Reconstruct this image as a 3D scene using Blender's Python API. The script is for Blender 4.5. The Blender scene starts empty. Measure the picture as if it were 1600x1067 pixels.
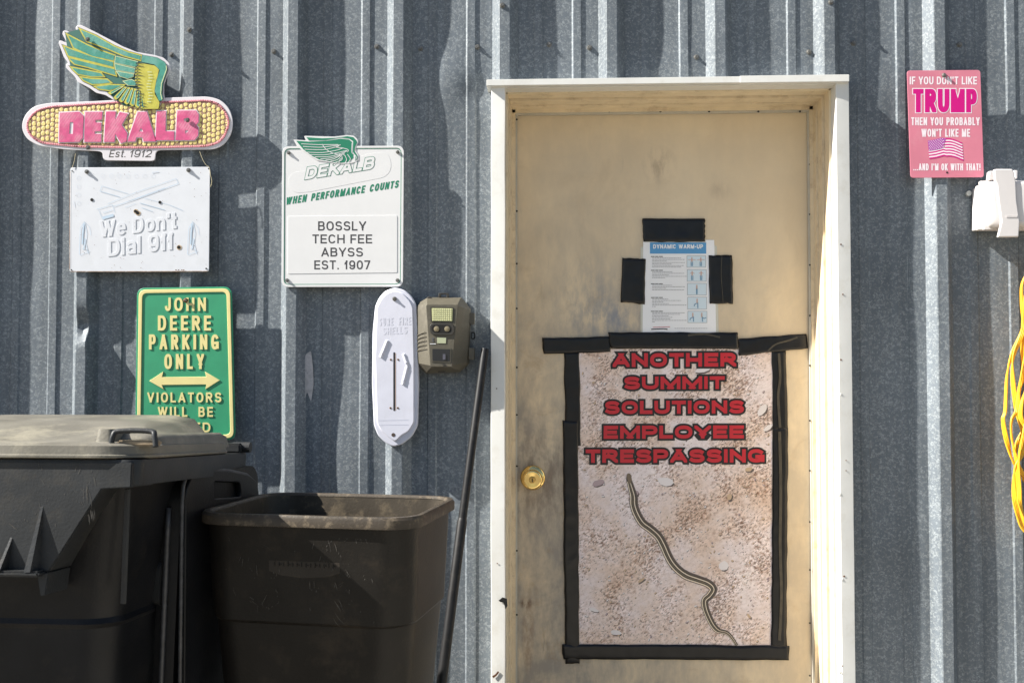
import bpy, bmesh, math, random
from mathutils import Vector, Matrix, noise
R = math.radians
sc = bpy.context.scene
col = sc.collection
random.seed(4)

# ------------------------------------------------------------------ camera
CAM = Vector((0.0, -2.90, 1.22)); PITCH = R(1.9); YAW = R(2.4); FPX = 1555.0
cd = bpy.data.cameras.new('camera'); cam = bpy.data.objects.new('camera', cd); col.objects.link(cam)
cam.location = CAM; cam.rotation_euler = (R(90) + PITCH, 0, YAW)
cd.sensor_width = 36; cd.lens = 36 * FPX / 1600; cd.clip_end = 2000; cd.clip_start = .05
cd.dof.use_dof = True; cd.dof.focus_distance = 2.88; cd.dof.aperture_fstop = 9
sc.camera = cam
ROT = cam.rotation_euler.to_matrix()

# ------------------------------------------------------------------ sun, sky
SUN = Vector((4.2, 1.0, -3.45)).normalized()          # the way the light travels
w = bpy.data.worlds.new('World'); sc.world = w; w.use_nodes = True
nt = w.node_tree; bg = nt.nodes['Background']
sky = nt.nodes.new('ShaderNodeTexSky'); sky.sky_type = 'NISHITA'; sky.sun_disc = False
sky.sun_elevation = math.asin(-SUN.z); sky.sun_rotation = math.atan2(-SUN.x, -SUN.y)
sky.air_density = 1.0; sky.dust_density = 1.0; sky.ozone_density = 1.0
nt.links.new(sky.outputs[0], bg.inputs[0]); bg.inputs[1].default_value = 0.05
sl = bpy.data.lights.new('sun', 'SUN'); sl.energy = 5.0; sl.angle = R(.53); sl.color = (1, .955, .88)
so = bpy.data.objects.new('sun', sl); col.objects.link(so); so.rotation_euler = SUN.to_track_quat('-Z', 'Y').to_euler()
sc.view_settings.view_transform = 'Standard'; sc.view_settings.look = 'None'
sc.view_settings.exposure = 1.38; sc.view_settings.gamma = 1; sc.view_settings.use_curve_mapping = False

# ------------------------------------------------------------------ helpers
def P(px, py, Y):
    """the point of the vertical plane y=Y seen at that spot of the photograph"""
    d = ROT @ Vector(((px - 800) / FPX, -(py - 533.5) / FPX, -1))
    return CAM + d * ((Y - CAM.y) / d.y)

def lin(c):
    return tuple((v / 255 / 12.92 if v / 255 <= .04045 else ((v / 255 + .055) / 1.055) ** 2.4) for v in c)

MATS = {}
def mat(name, color, rough=.6, metal=0.0, vary=0.0, vscale=20.0, bump=0.0, bscale=60.0, dirt=None, dscale=8.0, damt=.4, spec=.5, coat=0.0):
    if name in MATS: return MATS[name]
    m = bpy.data.materials.new(name); m.use_nodes = True; n = m.node_tree.nodes; L = m.node_tree.links
    b = n['Principled BSDF']; b.inputs['Roughness'].default_value = rough; b.inputs['Metallic'].default_value = metal
    b.inputs['Specular IOR Level'].default_value = spec
    if coat: b.inputs['Coat Weight'].default_value = coat
    tc = n.new('ShaderNodeTexCoord'); src = None
    rgb = n.new('ShaderNodeRGB'); rgb.outputs[0].default_value = (*color, 1); src = rgb.outputs[0]
    if vary:
        t = n.new('ShaderNodeTexNoise'); t.inputs['Scale'].default_value = vscale; t.inputs['Detail'].default_value = 6
        L.new(tc.outputs['Object'], t.inputs['Vector'])
        mr = n.new('ShaderNodeMapRange'); mr.inputs['From Min'].default_value = .3; mr.inputs['From Max'].default_value = .7
        mr.inputs['To Min'].default_value = 1 - vary; mr.inputs['To Max'].default_value = 1 + vary
        L.new(t.outputs['Fac'], mr.inputs['Value'])
        h = n.new('ShaderNodeHueSaturation'); L.new(mr.outputs[0], h.inputs['Value']); L.new(src, h.inputs['Color']); src = h.outputs[0]
    if dirt:
        t = n.new('ShaderNodeTexNoise'); t.inputs['Scale'].default_value = dscale; t.inputs['Detail'].default_value = 9; t.inputs['Roughness'].default_value = .7
        L.new(tc.outputs['Object'], t.inputs['Vector'])
        mr = n.new('ShaderNodeMapRange'); mr.inputs['From Min'].default_value = .52; mr.inputs['From Max'].default_value = .72
        mr.inputs['To Max'].default_value = damt; L.new(t.outputs['Fac'], mr.inputs['Value'])
        mx = n.new('ShaderNodeMix'); mx.data_type = 'RGBA'; L.new(mr.outputs[0], mx.inputs[0]); L.new(src, mx.inputs[6])
        mx.inputs[7].default_value = (*dirt, 1); src = mx.outputs[2]
    L.new(src, b.inputs['Base Color'])
    if bump:
        t = n.new('ShaderNodeTexNoise'); t.inputs['Scale'].default_value = bscale; t.inputs['Detail'].default_value = 5
        L.new(tc.outputs['Object'], t.inputs['Vector'])
        bp = n.new('ShaderNodeBump'); bp.inputs['Strength'].default_value = bump; bp.inputs['Distance'].default_value = .002
        L.new(t.outputs['Fac'], bp.inputs['Height']); L.new(bp.outputs[0], b.inputs['Normal'])
    MATS[name] = m
    return m

def thing(name, label, cat, loc, group=None, rz=0, rx=0):
    o = bpy.data.objects.new(name, None); col.objects.link(o); o.location = loc; o.rotation_euler = (rx, 0, rz)
    o.empty_display_size = .05; o['label'] = label; o['category'] = cat
    if group: o['group'] = group
    return o

def obj(name, me, m, parent=None, local=False, smooth=False):
    """mesh given in world coordinates (or in the parent's own when local)"""
    if isinstance(me, bmesh.types.BMesh):
        b = me; me = bpy.data.meshes.new(name); bmesh.ops.recalc_face_normals(b, faces=b.faces); b.to_mesh(me); b.free()
    me.name = name
    o = bpy.data.objects.new(name, me); col.objects.link(o)
    me.materials.clear(); me.materials.append(m)
    if smooth:
        for p in me.polygons: p.use_smooth = True
    if parent:
        o.parent = parent
        if not local:
            root = parent
            off = Vector((0, 0, 0))
            while root: off += Vector(root.location); root = root.parent
            me.transform(Matrix.Translation(-off))
    return o

def sharp(o, ang=35):
    me = o.data
    for p in me.polygons: p.use_smooth = True
    b = bmesh.new(); b.from_mesh(me)
    for e in b.edges:
        if len(e.link_faces) == 2 and e.calc_face_angle(0) > R(ang): e.smooth = False
    b.to_mesh(me); b.free(); return o

def rnd(pts, r, n=4):
    """round the corners of a polygon"""
    out = []; N = len(pts)
    for i in range(N):
        p = Vector(pts[i]); a = Vector(pts[i - 1]); c = Vector(pts[(i + 1) % N])
        da = (a - p); dc = (c - p); ra = min(r, da.length * .48); rc = min(r, dc.length * .48)
        s = p + da.normalized() * ra; e = p + dc.normalized() * rc
        for k in range(n + 1):
            t = k / n; out.append(tuple(s * (1 - t) ** 2 + p * 2 * t * (1 - t) + e * t * t))
    return out

def curve_mesh(loops, ext, bevel=0, off=0, bres=2):
    c = bpy.data.curves.new('c', 'CURVE'); c.dimensions = '2D'; c.fill_mode = 'BOTH'
    for lp in loops:
        s = c.splines.new('POLY'); s.points.add(len(lp) - 1)
        for p, q in zip(s.points, lp): p.co = (q[0], q[1], 0, 1)
        s.use_cyclic_u = True
    c.extrude = max(ext / 2 - bevel, 0); c.bevel_depth = bevel; c.bevel_resolution = bres; c.offset = off - bevel
    o = bpy.data.objects.new('c', c); col.objects.link(o)
    dg = bpy.context.evaluated_depsgraph_get(); me = bpy.data.meshes.new_from_object(o.evaluated_get(dg))
    bpy.data.objects.remove(o); bpy.data.curves.remove(c)
    return me

def area(l): return sum(l[i - 1][0] * l[i][1] - l[i][0] * l[i - 1][1] for i in range(len(l))) / 2
def shape(name, loops, Y, t, m, parent, bevel=0, off=0, smooth=True):
    """a plate whose outline was measured in the photograph; front face on y=Y, thickness t behind it"""
    if isinstance(loops[0][0], (int, float)): loops = [loops]
    L2 = []
    for i, lp in enumerate(loops):
        q = [(P(x, y, Y).x, P(x, y, Y).z) for x, y in lp]
        if (area(q) < 0) == (i == 0): q.reverse()      # outer loop counter-clockwise, holes clockwise
        L2.append(q)
    me = curve_mesh(L2, t, bevel, off)
    for v in me.vertices: x, z, h = v.co; v.co = (x, Y + t / 2 - h, z)
    o = obj(name, me, m, parent)
    if smooth and bevel: sharp(o, 40)
    return o

def join_bm(dst, me):
    dst.from_mesh(me); bpy.data.meshes.remove(me)

def box_bm(bm, x0, x1, y0, y1, z0, z1, bevel=0):
    vs = [bm.verts.new(v) for v in [(x0, y0, z0), (x1, y0, z0), (x1, y1, z0), (x0, y1, z0), (x0, y0, z1), (x1, y0, z1), (x1, y1, z1), (x0, y1, z1)]]
    fs = [bm.faces.new([vs[i] for i in f]) for f in [(0, 3, 2, 1), (4, 5, 6, 7), (0, 1, 5, 4), (1, 2, 6, 5), (2, 3, 7, 6), (3, 0, 4, 7)]]
    if bevel:
        es = {e for f in fs for e in f.edges}
        bmesh.ops.bevel(bm, geom=list(es), offset=bevel, segments=2, affect='EDGES')

def box(name, x0, x1, y0, y1, z0, z1, m, parent, bevel=0, local=False):
    bm = bmesh.new(); box_bm(bm, x0, x1, y0, y1, z0, z1, bevel)
    return sharp(obj(name, bm, m, parent, local), 50)

def tube_bm(bm, pts, r, n=8, cap=True):
    pts = [Vector(p) for p in pts]; rs = r if isinstance(r, (list, tuple)) else [r] * len(pts); rings = []
    up = Vector((0, 0, 1)); t0 = (pts[1] - pts[0]).normalized()
    if abs(t0.dot(up)) > .9: up = Vector((0, 1, 0))
    nv = t0.cross(up).normalized()
    for i, p in enumerate(pts):
        t = (pts[min(i + 1, len(pts) - 1)] - pts[max(i - 1, 0)]).normalized()
        nv = (nv - t * nv.dot(t)).normalized(); bv = t.cross(nv)
        rings.append([bm.verts.new(p + (nv * math.cos(2 * math.pi * k / n) + bv * math.sin(2 * math.pi * k / n)) * rs[i]) for k in range(n)])
    for a, b in zip(rings, rings[1:]):
        for k in range(n): bm.faces.new((a[k], a[(k + 1) % n], b[(k + 1) % n], b[k]))
    if cap:
        bm.faces.new(rings[0][::-1]); bm.faces.new(rings[-1])

def loft(rings, close_top=True, close_bot=True, bm=None):
    bm = bm or bmesh.new(); rr = [[bm.verts.new(p) for p in r] for r in rings]; n = len(rings[0])
    for a, b in zip(rr, rr[1:]):
        for k in range(n): bm.faces.new((a[k], a[(k + 1) % n], b[(k + 1) % n], b[k]))
    if close_bot: bm.faces.new(rr[0][::-1])
    if close_top: bm.faces.new(rr[-1])
    return bm

def rrect(x0, x1, y0, y1, r, z, n=5):
    out = []
    for cx, cy, a in ((x1 - r, y1 - r, 0), (x0 + r, y1 - r, 90), (x0 + r, y0 + r, 180), (x1 - r, y0 + r, 270)):
        for k in range(n + 1):
            t = R(a + 90 * k / n); out.append((cx + r * math.cos(t), cy + r * math.sin(t), z))
    return out

def ribbon_px(bm, pts, wd, Y, parent=None):
    """flat line of print, widths in photo pixels"""
    ws = wd if isinstance(wd, (list, tuple)) else [wd] * len(pts); A = []; N = len(pts)
    for i, p in enumerate(pts):
        a = Vector(pts[max(i - 1, 0)]); b = Vector(pts[min(i + 1, N - 1)]); t = (b - a).normalized(); nn = Vector((-t.y, t.x)) * ws[i] / 2
        A.append((bm.verts.new(P(p[0] + nn.x, p[1] + nn.y, Y)), bm.verts.new(P(p[0] - nn.x, p[1] - nn.y, Y))))
    for u, v in zip(A, A[1:]): bm.faces.new((u[0], u[1], v[1], v[0]))

def smooth_pts(pts, n=6):
    out = []; N = len(pts)
    for i in range(N - 1):
        p0, p1, p2, p3 = [Vector(pts[max(0, min(N - 1, j))]) for j in (i - 1, i, i + 1, i + 2)]
        for k in range(n):
            t = k / n; out.append(tuple(.5 * (2 * p1 + (p2 - p0) * t + (2 * p0 - 5 * p1 + 4 * p2 - p3) * t * t + (3 * p1 - p0 - 3 * p2 + p3) * t ** 3)))
    out.append(tuple(pts[-1])); return out

# ------------------------------------------------------------------ lettering: strokes thickened at the size they are used
def arc(cx, cy, rx, ry, a0, a1, n=12, e=.85):
    o = []
    for k in range(n + 1):
        a = R(a0 + (a1 - a0) * k / n); c, s = math.cos(a), math.sin(a)
        o.append((cx + rx * math.copysign(abs(c) ** e, c), cy + ry * math.copysign(abs(s) ** e, s)))
    return o
G = {
 'A': (1.05, [[(0, 0), (.5, 1)], [(.5, 1), (1, 0)], [(.2, .27), (.8, .27)]]),
 'B': (.95, [[(0, 0), (0, 1)], [(0, 1)] + arc(.6, .76, .33, .24, 90, -90) + [(0, .52)], [(0, .52)] + arc(.6, .26, .4, .26, 90, -90) + [(0, 0)]]),
 'C': (1, [arc(.5, .5, .5, .5, 42, 318, 22)]),
 'D': (1, [[(0, 0), (0, 1)], [(0, 1)] + arc(.45, .5, .55, .5, 90, -90, 16) + [(0, 0)]]),
 'E': (.86, [[(0, 0), (0, 1)], [(0, 1), (1, 1)], [(0, .5), (.9, .5)], [(0, 0), (1, 0)]]),
 'F': (.82, [[(0, 0), (0, 1)], [(0, 1), (1, 1)], [(0, .48), (.88, .48)]]),
 'G': (1.03, [arc(.5, .5, .5, .5, 42, 330, 22), [(.58, .42), (1, .42)], [(1, .42), (1, .06)]]),
 'H': (1, [[(0, 0), (0, 1)], [(1, 0), (1, 1)], [(0, .5), (1, .5)]]),
 'I': (0, [[(.5, 0), (.5, 1)]]),
 'J': (.72, [[(1, 1), (1, .35)] + arc(.5, .35, .5, .35, 0, -165, 10)]),
 'K': (1, [[(0, 0), (0, 1)], [(.05, .36), (1, 1)], [(.35, .58), (1, 0)]]),
 'L': (.8, [[(0, 1), (0, 0)], [(0, 0), (1, 0)]]),
 'M': (1.2, [[(0, 0), (0, 1)], [(1, 0), (1, 1)], [(0, 1), (.5, .12)], [(.5, .12), (1, 1)]]),
 'N': (1, [[(0, 0), (0, 1)], [(1, 0), (1, 1)], [(0, 1), (1, 0)]]),
 'O': (1.05, [arc(.5, .5, .5, .5, 0, 360, 28)]),
 'P': (.92, [[(0, 0), (0, 1)], [(0, 1)] + arc(.6, .71, .4, .29, 90, -90) + [(0, .42)]]),
 'R': (.98, [[(0, 0), (0, 1)], [(0, 1)] + arc(.58, .73, .38, .27, 90, -90) + [(0, .46)], [(.5, .46), (1, 0)]]),
 'S': (.95, [arc(.5, .755, .47, .245, 28, 270, 14) + arc(.5, .255, .5, .255, 90, -152, 14)]),
 'T': (.9, [[(0, 1), (1, 1)], [(.5, 1), (.5, 0)]]),
 'U': (1, [[(0, 1), (0, .4)] + arc(.5, .4, .5, .4, 180, 360, 12) + [(1, 1)]]),
 'V': (1.03, [[(0, 1), (.5, 0)], [(.5, 0), (1, 1)]]),
 'W': (1.45, [[(0, 1), (.25, 0)], [(.25, 0), (.5, 1)], [(.5, 1), (.75, 0)], [(.75, 0), (1, 1)]]),
 'X': (1, [[(0, 1), (1, 0)], [(0, 0), (1, 1)]]),
 'Y': (1, [[(0, 1), (.5, .42)], [(1, 1), (.5, .42)], [(.5, .45), (.5, 0)]]),
 'Z': (.9, [[(0, 1), (1, 1)], [(1, 1), (0, 0)], [(0, 0), (1, 0)]]),
 '0': (.9, [arc(.5, .5, .5, .5, 0, 360, 24)]),
 '1': (.45, [[(.75, 0), (.75, 1)], [(.75, .9), (0, .72)]]),
 '2': (.88, [arc(.5, .7, .48, .3, 165, -30, 12) + [(.0, 0)], [(0, 0), (1, 0)]]),
 '7': (.86, [[(0, 1), (1, 1)], [(1, 1), (.35, 0)]]),
 '9': (.88, [arc(.5, .68, .5, .32, 0, 360, 20), [(1, .68)] + arc(.5, .34, .5, .34, 0, -150, 10)]),
 '-': (.5, [[(0, .45), (1, .45)]]), '.': (0, [[(.5, 0), (.5, .01)]]), "'": (0, [[(.5, 1), (.5, .86)]]),
 '!': (0, [[(.5, 1), (.5, .38)], [(.5, 0), (.5, .01)]]), 
 'e': (.85, [[(.04, .38), (.96, .38)], arc(.5, .36, .5, .36, 3, 310, 20)]),
 'o': (.9, [arc(.5, .36, .5, .36, 0, 360, 22)]),
 'n': (.85, [[(0, 0), (0, .72)], arc(.5, .4, .5, .32, 175, 0, 10) + [(1, 0)]]),
 't': (.5, [[(.4, 1), (.4, .15), (.6, .0), (1, 0)], [(0, .7), (1, .7)]]),
 'i': (0, [[(.5, 0), (.5, .7)], [(.5, .95), (.5, 1)]]),
 'a': (.82, [arc(.5, .5, .5, .22, 150, 0, 8) + [(1, 0)], arc(.5, .2, .5, .2, 0, 360, 16)]),
 'l': (0, [[(.5, 0), (.5, 1)]]),
 's': (.75, [arc(.5, .54, .47, .18, 28, 270, 10) + arc(.5, .18, .5, .18, 90, -152, 10)]),
}
def clip(poly, axis, lim, keep_less):
    out = []
    for i in range(len(poly)):
        a, b = poly[i - 1], poly[i]
        ia = (a[axis] <= lim) if keep_less else (a[axis] >= lim); ib = (b[axis] <= lim) if keep_less else (b[axis] >= lim)
        if ia != ib:
            t = (lim - a[axis]) / (b[axis] - a[axis]); out.append((a[0] + (b[0] - a[0]) * t, a[1] + (b[1] - a[1]) * t))
        if ib: out.append(b)
    return out

def letters(name, s, x0, y0, x1, y1, wt, Y, m, parent, depth=.0004, grow=0.0, rise=0.0, shear=0.0, gap=.16, space=.42, base=None):
    """text filling the photo box x0..x1, y0(top)..y1; wt = stroke weight / height; rise = pixels the line climbs to its right end"""
    H = y1 - y0; wpx = wt * H; adv = []
    for ch in s:
        adv.append(space * H if ch == ' ' else G[ch][0])
    minw = {c: (wpx) for c in "I.'!li"}
    tot_fixed = sum((space * H if ch == ' ' else (wpx if G[ch][0] == 0 else 0)) for ch in s) + gap * H * (len(s) - 1)
    tot_var = sum(G[ch][0] for ch in s if ch != ' ')
    full = (x1 - x0)
    k = (full - tot_fixed) / max(tot_var, .01)
    if k < H * .25: 
        f = (full - H * .3 * tot_var) / tot_fixed; gap *= f; space *= f; k = H * .3
    bm = bmesh.new(); x = 0; lay = 0
    for ch in s:
        if ch == ' ': x += space * H + gap * H; continue
        gw, strokes = G[ch]; W = wpx if gw == 0 else gw * k
        for st in strokes:
            lay = (lay + 1) % 7
            pts = []
            for u, v in st:
                q = Vector((x + wpx / 2 + u * (W - wpx), wpx / 2 + v * (H - wpx)))
                if not pts or (q - pts[-1]).length > 1e-4: pts.append(q)
            closed = (pts[0] - pts[-1]).length < 1e-3 and len(pts) > 4
            hw = wpx / 2 + grow
            if not closed:
                diag = abs((pts[1] - pts[0]).normalized().x * (pts[1] - pts[0]).normalized().y) > .05 and len(pts) == 2
                e = hw * (2.2 if diag else 1)
                d0 = (pts[0] - pts[1]).normalized(); d1 = (pts[-1] - pts[-2]).normalized()
                pts[0] = pts[0] + d0 * e; pts[-1] = pts[-1] + d1 * e
                if ch in 'A' and st == strokes[2]: pass
            N = len(pts); Lf = []; Rt = []
            for i in range(N):
                if closed: a = pts[(i - 1) % (N - 1)]; c = pts[(i + 1) % (N - 1)] if i < N - 1 else pts[1]
                else: a = pts[max(i - 1, 0)]; c = pts[min(i + 1, N - 1)]
                ta = (pts[i] - a); tc_ = (c - pts[i])
                ta = ta.normalized() if ta.length > 1e-6 else tc_.normalized(); tc_ = tc_.normalized() if tc_.length > 1e-6 else ta
                na = Vector((-ta.y, ta.x)); nc = Vector((-tc_.y, tc_.x)); nn = (na + nc); nn = nn.normalized() if nn.length > 1e-6 else na
                f = hw / max(nn.dot(na), .45)
                Lf.append(pts[i] + nn * f); Rt.append(pts[i] - nn * f)
            def world(q, h):
                u, v = q; u2 = u + shear * v; px = x0 + u2 ; py = y1 - v - rise * (u2 / full)
                p = P(px, py, Y); p.y -= h; return p
            h = depth + lay * .00001
            vd = {}
            def V(q, hh):
                key = (round(q[0], 3), round(q[1], 3), hh)
                if key not in vd: vd[key] = bm.verts.new(world(q, hh))
                return vd[key]
            fs = []
            for i in range(N - 1):
                poly = [tuple(Lf[i]), tuple(Rt[i]), tuple(Rt[i + 1]), tuple(Lf[i + 1])]
                poly = clip(poly, 1, H + grow, True)
                if poly: poly = clip(poly, 1, -grow, False)
                if gw and poly: poly = clip(poly, 0, x + W + grow, True)
                if gw and poly: poly = clip(poly, 0, x - grow, False)
                vs = []
                for q in poly or []:
                    v = V(q, h)
                    if v not in vs: vs.append(v)
                if len(vs) >= 3:
                    try: fs.append((bm.faces.new(vs), poly))
                    except ValueError: pass
            if depth > .0006:       # raised lettering gets its sides
                cnt = {}
                inv = {v: k for k, v in vd.items()}
                for f, _ in fs:
                    for e in f.edges: cnt[e] = cnt.get(e, 0) + 1
                for e, c in cnt.items():
                    if c == 1:
                        a, b = e.verts; ka, kb = inv[a], inv[b]
                        a2 = V((ka[0], ka[1]), 0.0); b2 = V((kb[0], kb[1]), 0.0)
                        try: bm.faces.new((a, b, b2, a2))
                        except ValueError: pass
        x += W + gap * H
    bmesh.ops.recalc_face_normals(bm, faces=bm.faces)
    me = bpy.data.meshes.new(name)
    bm.to_mesh(me); bm.free()
    b2 = bmesh.new(); b2.from_mesh(me)
    for f in b2.faces:                    # print faces the reader
        if depth <= .0006 and f.normal.y > 0: f.normal_flip()
    b2.to_mesh(me); b2.free()
    return obj(name, me, m, parent)

# ------------------------------------------------------------------ materials
def galvanised():
    m = bpy.data.materials.new('galvanised_steel'); m.use_nodes = True; n = m.node_tree.nodes; L = m.node_tree.links; b = n['Principled BSDF']
    tc = n.new('ShaderNodeTexCoord')
    wn = n.new('ShaderNodeTexNoise'); wn.inputs['Scale'].default_value = 90; L.new(tc.outputs['Object'], wn.inputs['Vector'])
    vm = n.new('ShaderNodeMixRGB'); vm.blend_type = 'ADD'; vm.inputs[0].default_value = .006
    L.new(tc.outputs['Object'], vm.inputs[1]); L.new(wn.outputs['Color'], vm.inputs[2])
    vals = []
    for s, wgt in ((150, 1), (310, .6)):
        v = n.new('ShaderNodeTexVoronoi'); v.inputs['Scale'].default_value = s; L.new(vm.outputs[0], v.inputs['Vector'])
        sp = n.new('ShaderNodeSeparateColor'); L.new(v.outputs['Color'], sp.inputs[0]); vals.append(sp.outputs[0])
    mx = n.new('ShaderNodeMath'); mx.operation = 'MULTIPLY'; L.new(vals[0], mx.inputs[0]); L.new(vals[1], mx.inputs[1])
    big = n.new('ShaderNodeTexNoise'); big.inputs['Scale'].default_value = 2.2; big.inputs['Detail'].default_value = 5; L.new(tc.outputs['Object'], big.inputs['Vector'])
    cr = n.new('ShaderNodeValToRGB'); L.new(mx.outputs[0], cr.inputs[0])
    cr.color_ramp.elements[0].color = (.138, .161, .184, 1); cr.color_ramp.elements[0].position = .12
    cr.color_ramp.elements[1].color = (.258, .286, .304, 1); cr.color_ramp.elements[1].position = .75
    e = cr.color_ramp.elements.new(.34); e.color = (.182, .204, .220, 1)
    # faint vertical run marks
    mp = n.new('ShaderNodeMapping'); mp.inputs['Scale'].default_value = (38, 38, 1.1); L.new(tc.outputs['Object'], mp.inputs[0])
    st = n.new('ShaderNodeTexNoise'); st.inputs['Scale'].default_value = 1; st.inputs['Detail'].default_value = 5; L.new(mp.outputs[0], st.inputs['Vector'])
    ad = n.new('ShaderNodeMath'); ad.operation = 'ADD'; L.new(big.outputs['Fac'], ad.inputs[0]); L.new(st.outputs['Fac'], ad.inputs[1])
    mr = n.new('ShaderNodeMapRange'); mr.inputs['From Min'].default_value = .65; mr.inputs['From Max'].default_value = 1.35
    mr.inputs['To Min'].default_value = .74; mr.inputs['To Max'].default_value = 1.24; L.new(ad.outputs[0], mr.inputs[0])
    hs = n.new('ShaderNodeHueSaturation'); L.new(cr.outputs[0], hs.inputs['Color']); L.new(mr.outputs[0], hs.inputs['Value'])
    L.new(hs.outputs[0], b.inputs['Base Color'])
    b.inputs['Metallic'].default_value = .12; b.inputs['Roughness'].default_value = .55; b.inputs['Specular IOR Level'].default_value = .3
    return m
GALV = galvanised()
WHITE = mat('white_paint', (.70, .70, .67), .45, vary=.05, vscale=9, dirt=(.45, .40, .30), dscale=14, damt=.3, bump=.15, bscale=25)
JAMB = mat('almond_paint', (.74, .625, .44), .5, vary=.08, vscale=16, dirt=(.28, .17, .08), dscale=24, damt=.45, bump=.1)
SCREW = mat('weathered_screw', (.22, .215, .20), .4, .5, vary=.4, vscale=200, dirt=(.10, .06, .04), dscale=150, damt=.5)
ZINC = mat('zinc_washer', (.5, .5, .48), .4, .6, vary=.2, vscale=150)
PLATE = mat('white_enamel', (.71, .73, .77), .38, vary=.03, vscale=20, dirt=(.60, .62, .64), dscale=18, damt=.35, bump=.05, bscale=12)
INK = mat('dark_ink', (.085, .085, .09), .6)
BLACK = mat('black_ink', (.012, .012, .012), .5)
TAPE = mat('black_tape', (.009, .009, .0105), .30, vary=.3, vscale=30, bump=.35, bscale=30, spec=.35)
HOLE = mat('dark_hole', (.006, .006, .006), .9)

# ------------------------------------------------------------------ ground
def ground_mat():
    m = mat('pale_gravel', (.150, .132, .105), .95, vary=.35, vscale=6, bump=1, bscale=70, dirt=(.07, .06, .045), dscale=40, damt=.7)
    return m
bm = bmesh.new(); bmesh.ops.create_grid(bm, x_segments=40, y_segments=40, size=600)
g = obj('ground', bm, ground_mat()); g['kind'] = 'structure'; g.location = (0, -590, 0)
bm = bmesh.new(); box_bm(bm, -.42, 1.35, -3.6, -.06, .004, .035, .006)  # unseen pad, added to bounce sunlight onto the shaded door
s_ = obj('added_bounce_pad', bm, mat('bounce_pad_concrete', (.46, .42, .35), .9, vary=.2, vscale=20, bump=.4)); s_['kind'] = 'structure'

# ------------------------------------------------------------------ the corrugated wall
YF = -.050            # front of the door trim
YD = .170             # the door leaf
PER = .3048
XL = P(443, 0, 0).x; XR = P(1270, 0, 0).x
PER = (XR - XL) / 5.0
print('period', PER, 'origin', XL)
HR = .032
PROF = [(0, 0), (.0205, HR - .0015), (.023, HR), (.051, HR), (.0535, HR - .0015), (.0745, 0),
        (.1180, 0), (.1225, .0032), (.1430, .0032), (.1475, 0), (.2285, 0), (.2330, .0034), (.2545, .0034), (.2590, 0)]
PROF = [(x * PER / .3048, h) for x, h in PROF]
door_l = P(767, 585, YF).x; door_r = P(1332, 585, YF).x
head_z = P(1000, 127, YF).z
BUMPS = [(700, 118, .0095, .055, .075), (720, 620, .004, .06, .13), (1075, 112, .006, .04, .05), (560, 720, .005, .06, .16), (240, 300, -.004, .05, .2), (1395, 190, -.003, .03, .05),
         (1390, 855, .0035, .03, .07), (85, 60, .003, .05, .2), (1365, 560, -.003, .05, .2), (745, 145, -.006, .03, .03), (720, 770, .005, .03, .05), (1010, 110, .004, .04, .03)]
BW = [(P(x, y, 0).x, P(x, y, 0).z, a, sx, sz) for x, y, a, sx, sz in BUMPS]
dent = P(128, 508, -HR)
def wall_y(x, z, h):
    y = -h
    w = 1 - .6 * (h / HR)
    y -= w * (.0035 * noise.noise(Vector((x * 3.1, z * 1.6, 3))) + .0022 * noise.noise(Vector((x * 8, z * 3.6, 9))))
    for bx, bz, a, sx, sz in BW:
        q = ((x - bx) / sx) ** 2 + ((z - bz) / sz) ** 2
        if q < 8: y -= w * a * math.exp(-q / 1.6)
    q = ((x - dent.x) / .028) ** 2 + ((z - dent.z - .3 * (x - dent.x)) / .035) ** 2
    if q < 9 and h > .001: y += .020 * math.exp(-q) * (h / HR)
    q2 = ((x - dent.x - .012) / .016) ** 2 + ((z - dent.z + .055) / .018) ** 2
    if q2 < 9 and h > .001: y -= .005 * math.exp(-q2) * (h / HR)
    return y
wall = thing('metal_wall', 'grey galvanised corrugated steel wall with tall vertical ribs, screwed on, behind everything', 'wall', (0, 0, 0))
k0 = -6; first = XL + k0 * PER
for pnl in range(7):
    bm = bmesh.new(); xs = []
    base = first + pnl * 3 * PER
    for k in range(3):
        for x, h in PROF: xs.append((base + k * PER + x, h))
    xs.append((base + 3 * PER + .0, 0)); xs.append((base + 3 * PER + .014, .014 if pnl < 6 else 0))
    # extra columns on wide flats so the metal can bow
    dense = []
    for (a, ha), (b, hb) in zip(xs, xs[1:]):
        dense.append((a, ha)); n = int((b - a) / .012)
        for j in range(1, n): dense.append((a + (b - a) * j / n, ha + (hb - ha) * j / n))
    dense.append(xs[-1])
    zs = [0.02 + j * .0135 for j in range(int(2.68 / .0135))] + [3.0, 3.6]
    zs = [z if abs(z - head_z) > .0068 else head_z for z in zs]
    lap = .0012 * (pnl % 2)
    rows = [[bm.verts.new((x, wall_y(x, z, h) - lap, z)) for x, h in dense] for z in zs]
    for i in range(len(zs) - 1):
        for j in range(len(dense) - 1):
            cx = (dense[j][0] + dense[j + 1][0]) / 2
            if door_l + .012 < cx < door_r - .012 and zs[i] < head_z - .001: continue
            bm.faces.new((rows[i][j], rows[i][j + 1], rows[i + 1][j + 1], rows[i + 1][j]))
    for v in [v for v in bm.verts if not v.link_faces]: bm.verts.remove(v)
    if bm.faces: sharp(obj('panel', bm, GALV, wall), 13)
    else: bm.free()

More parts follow.
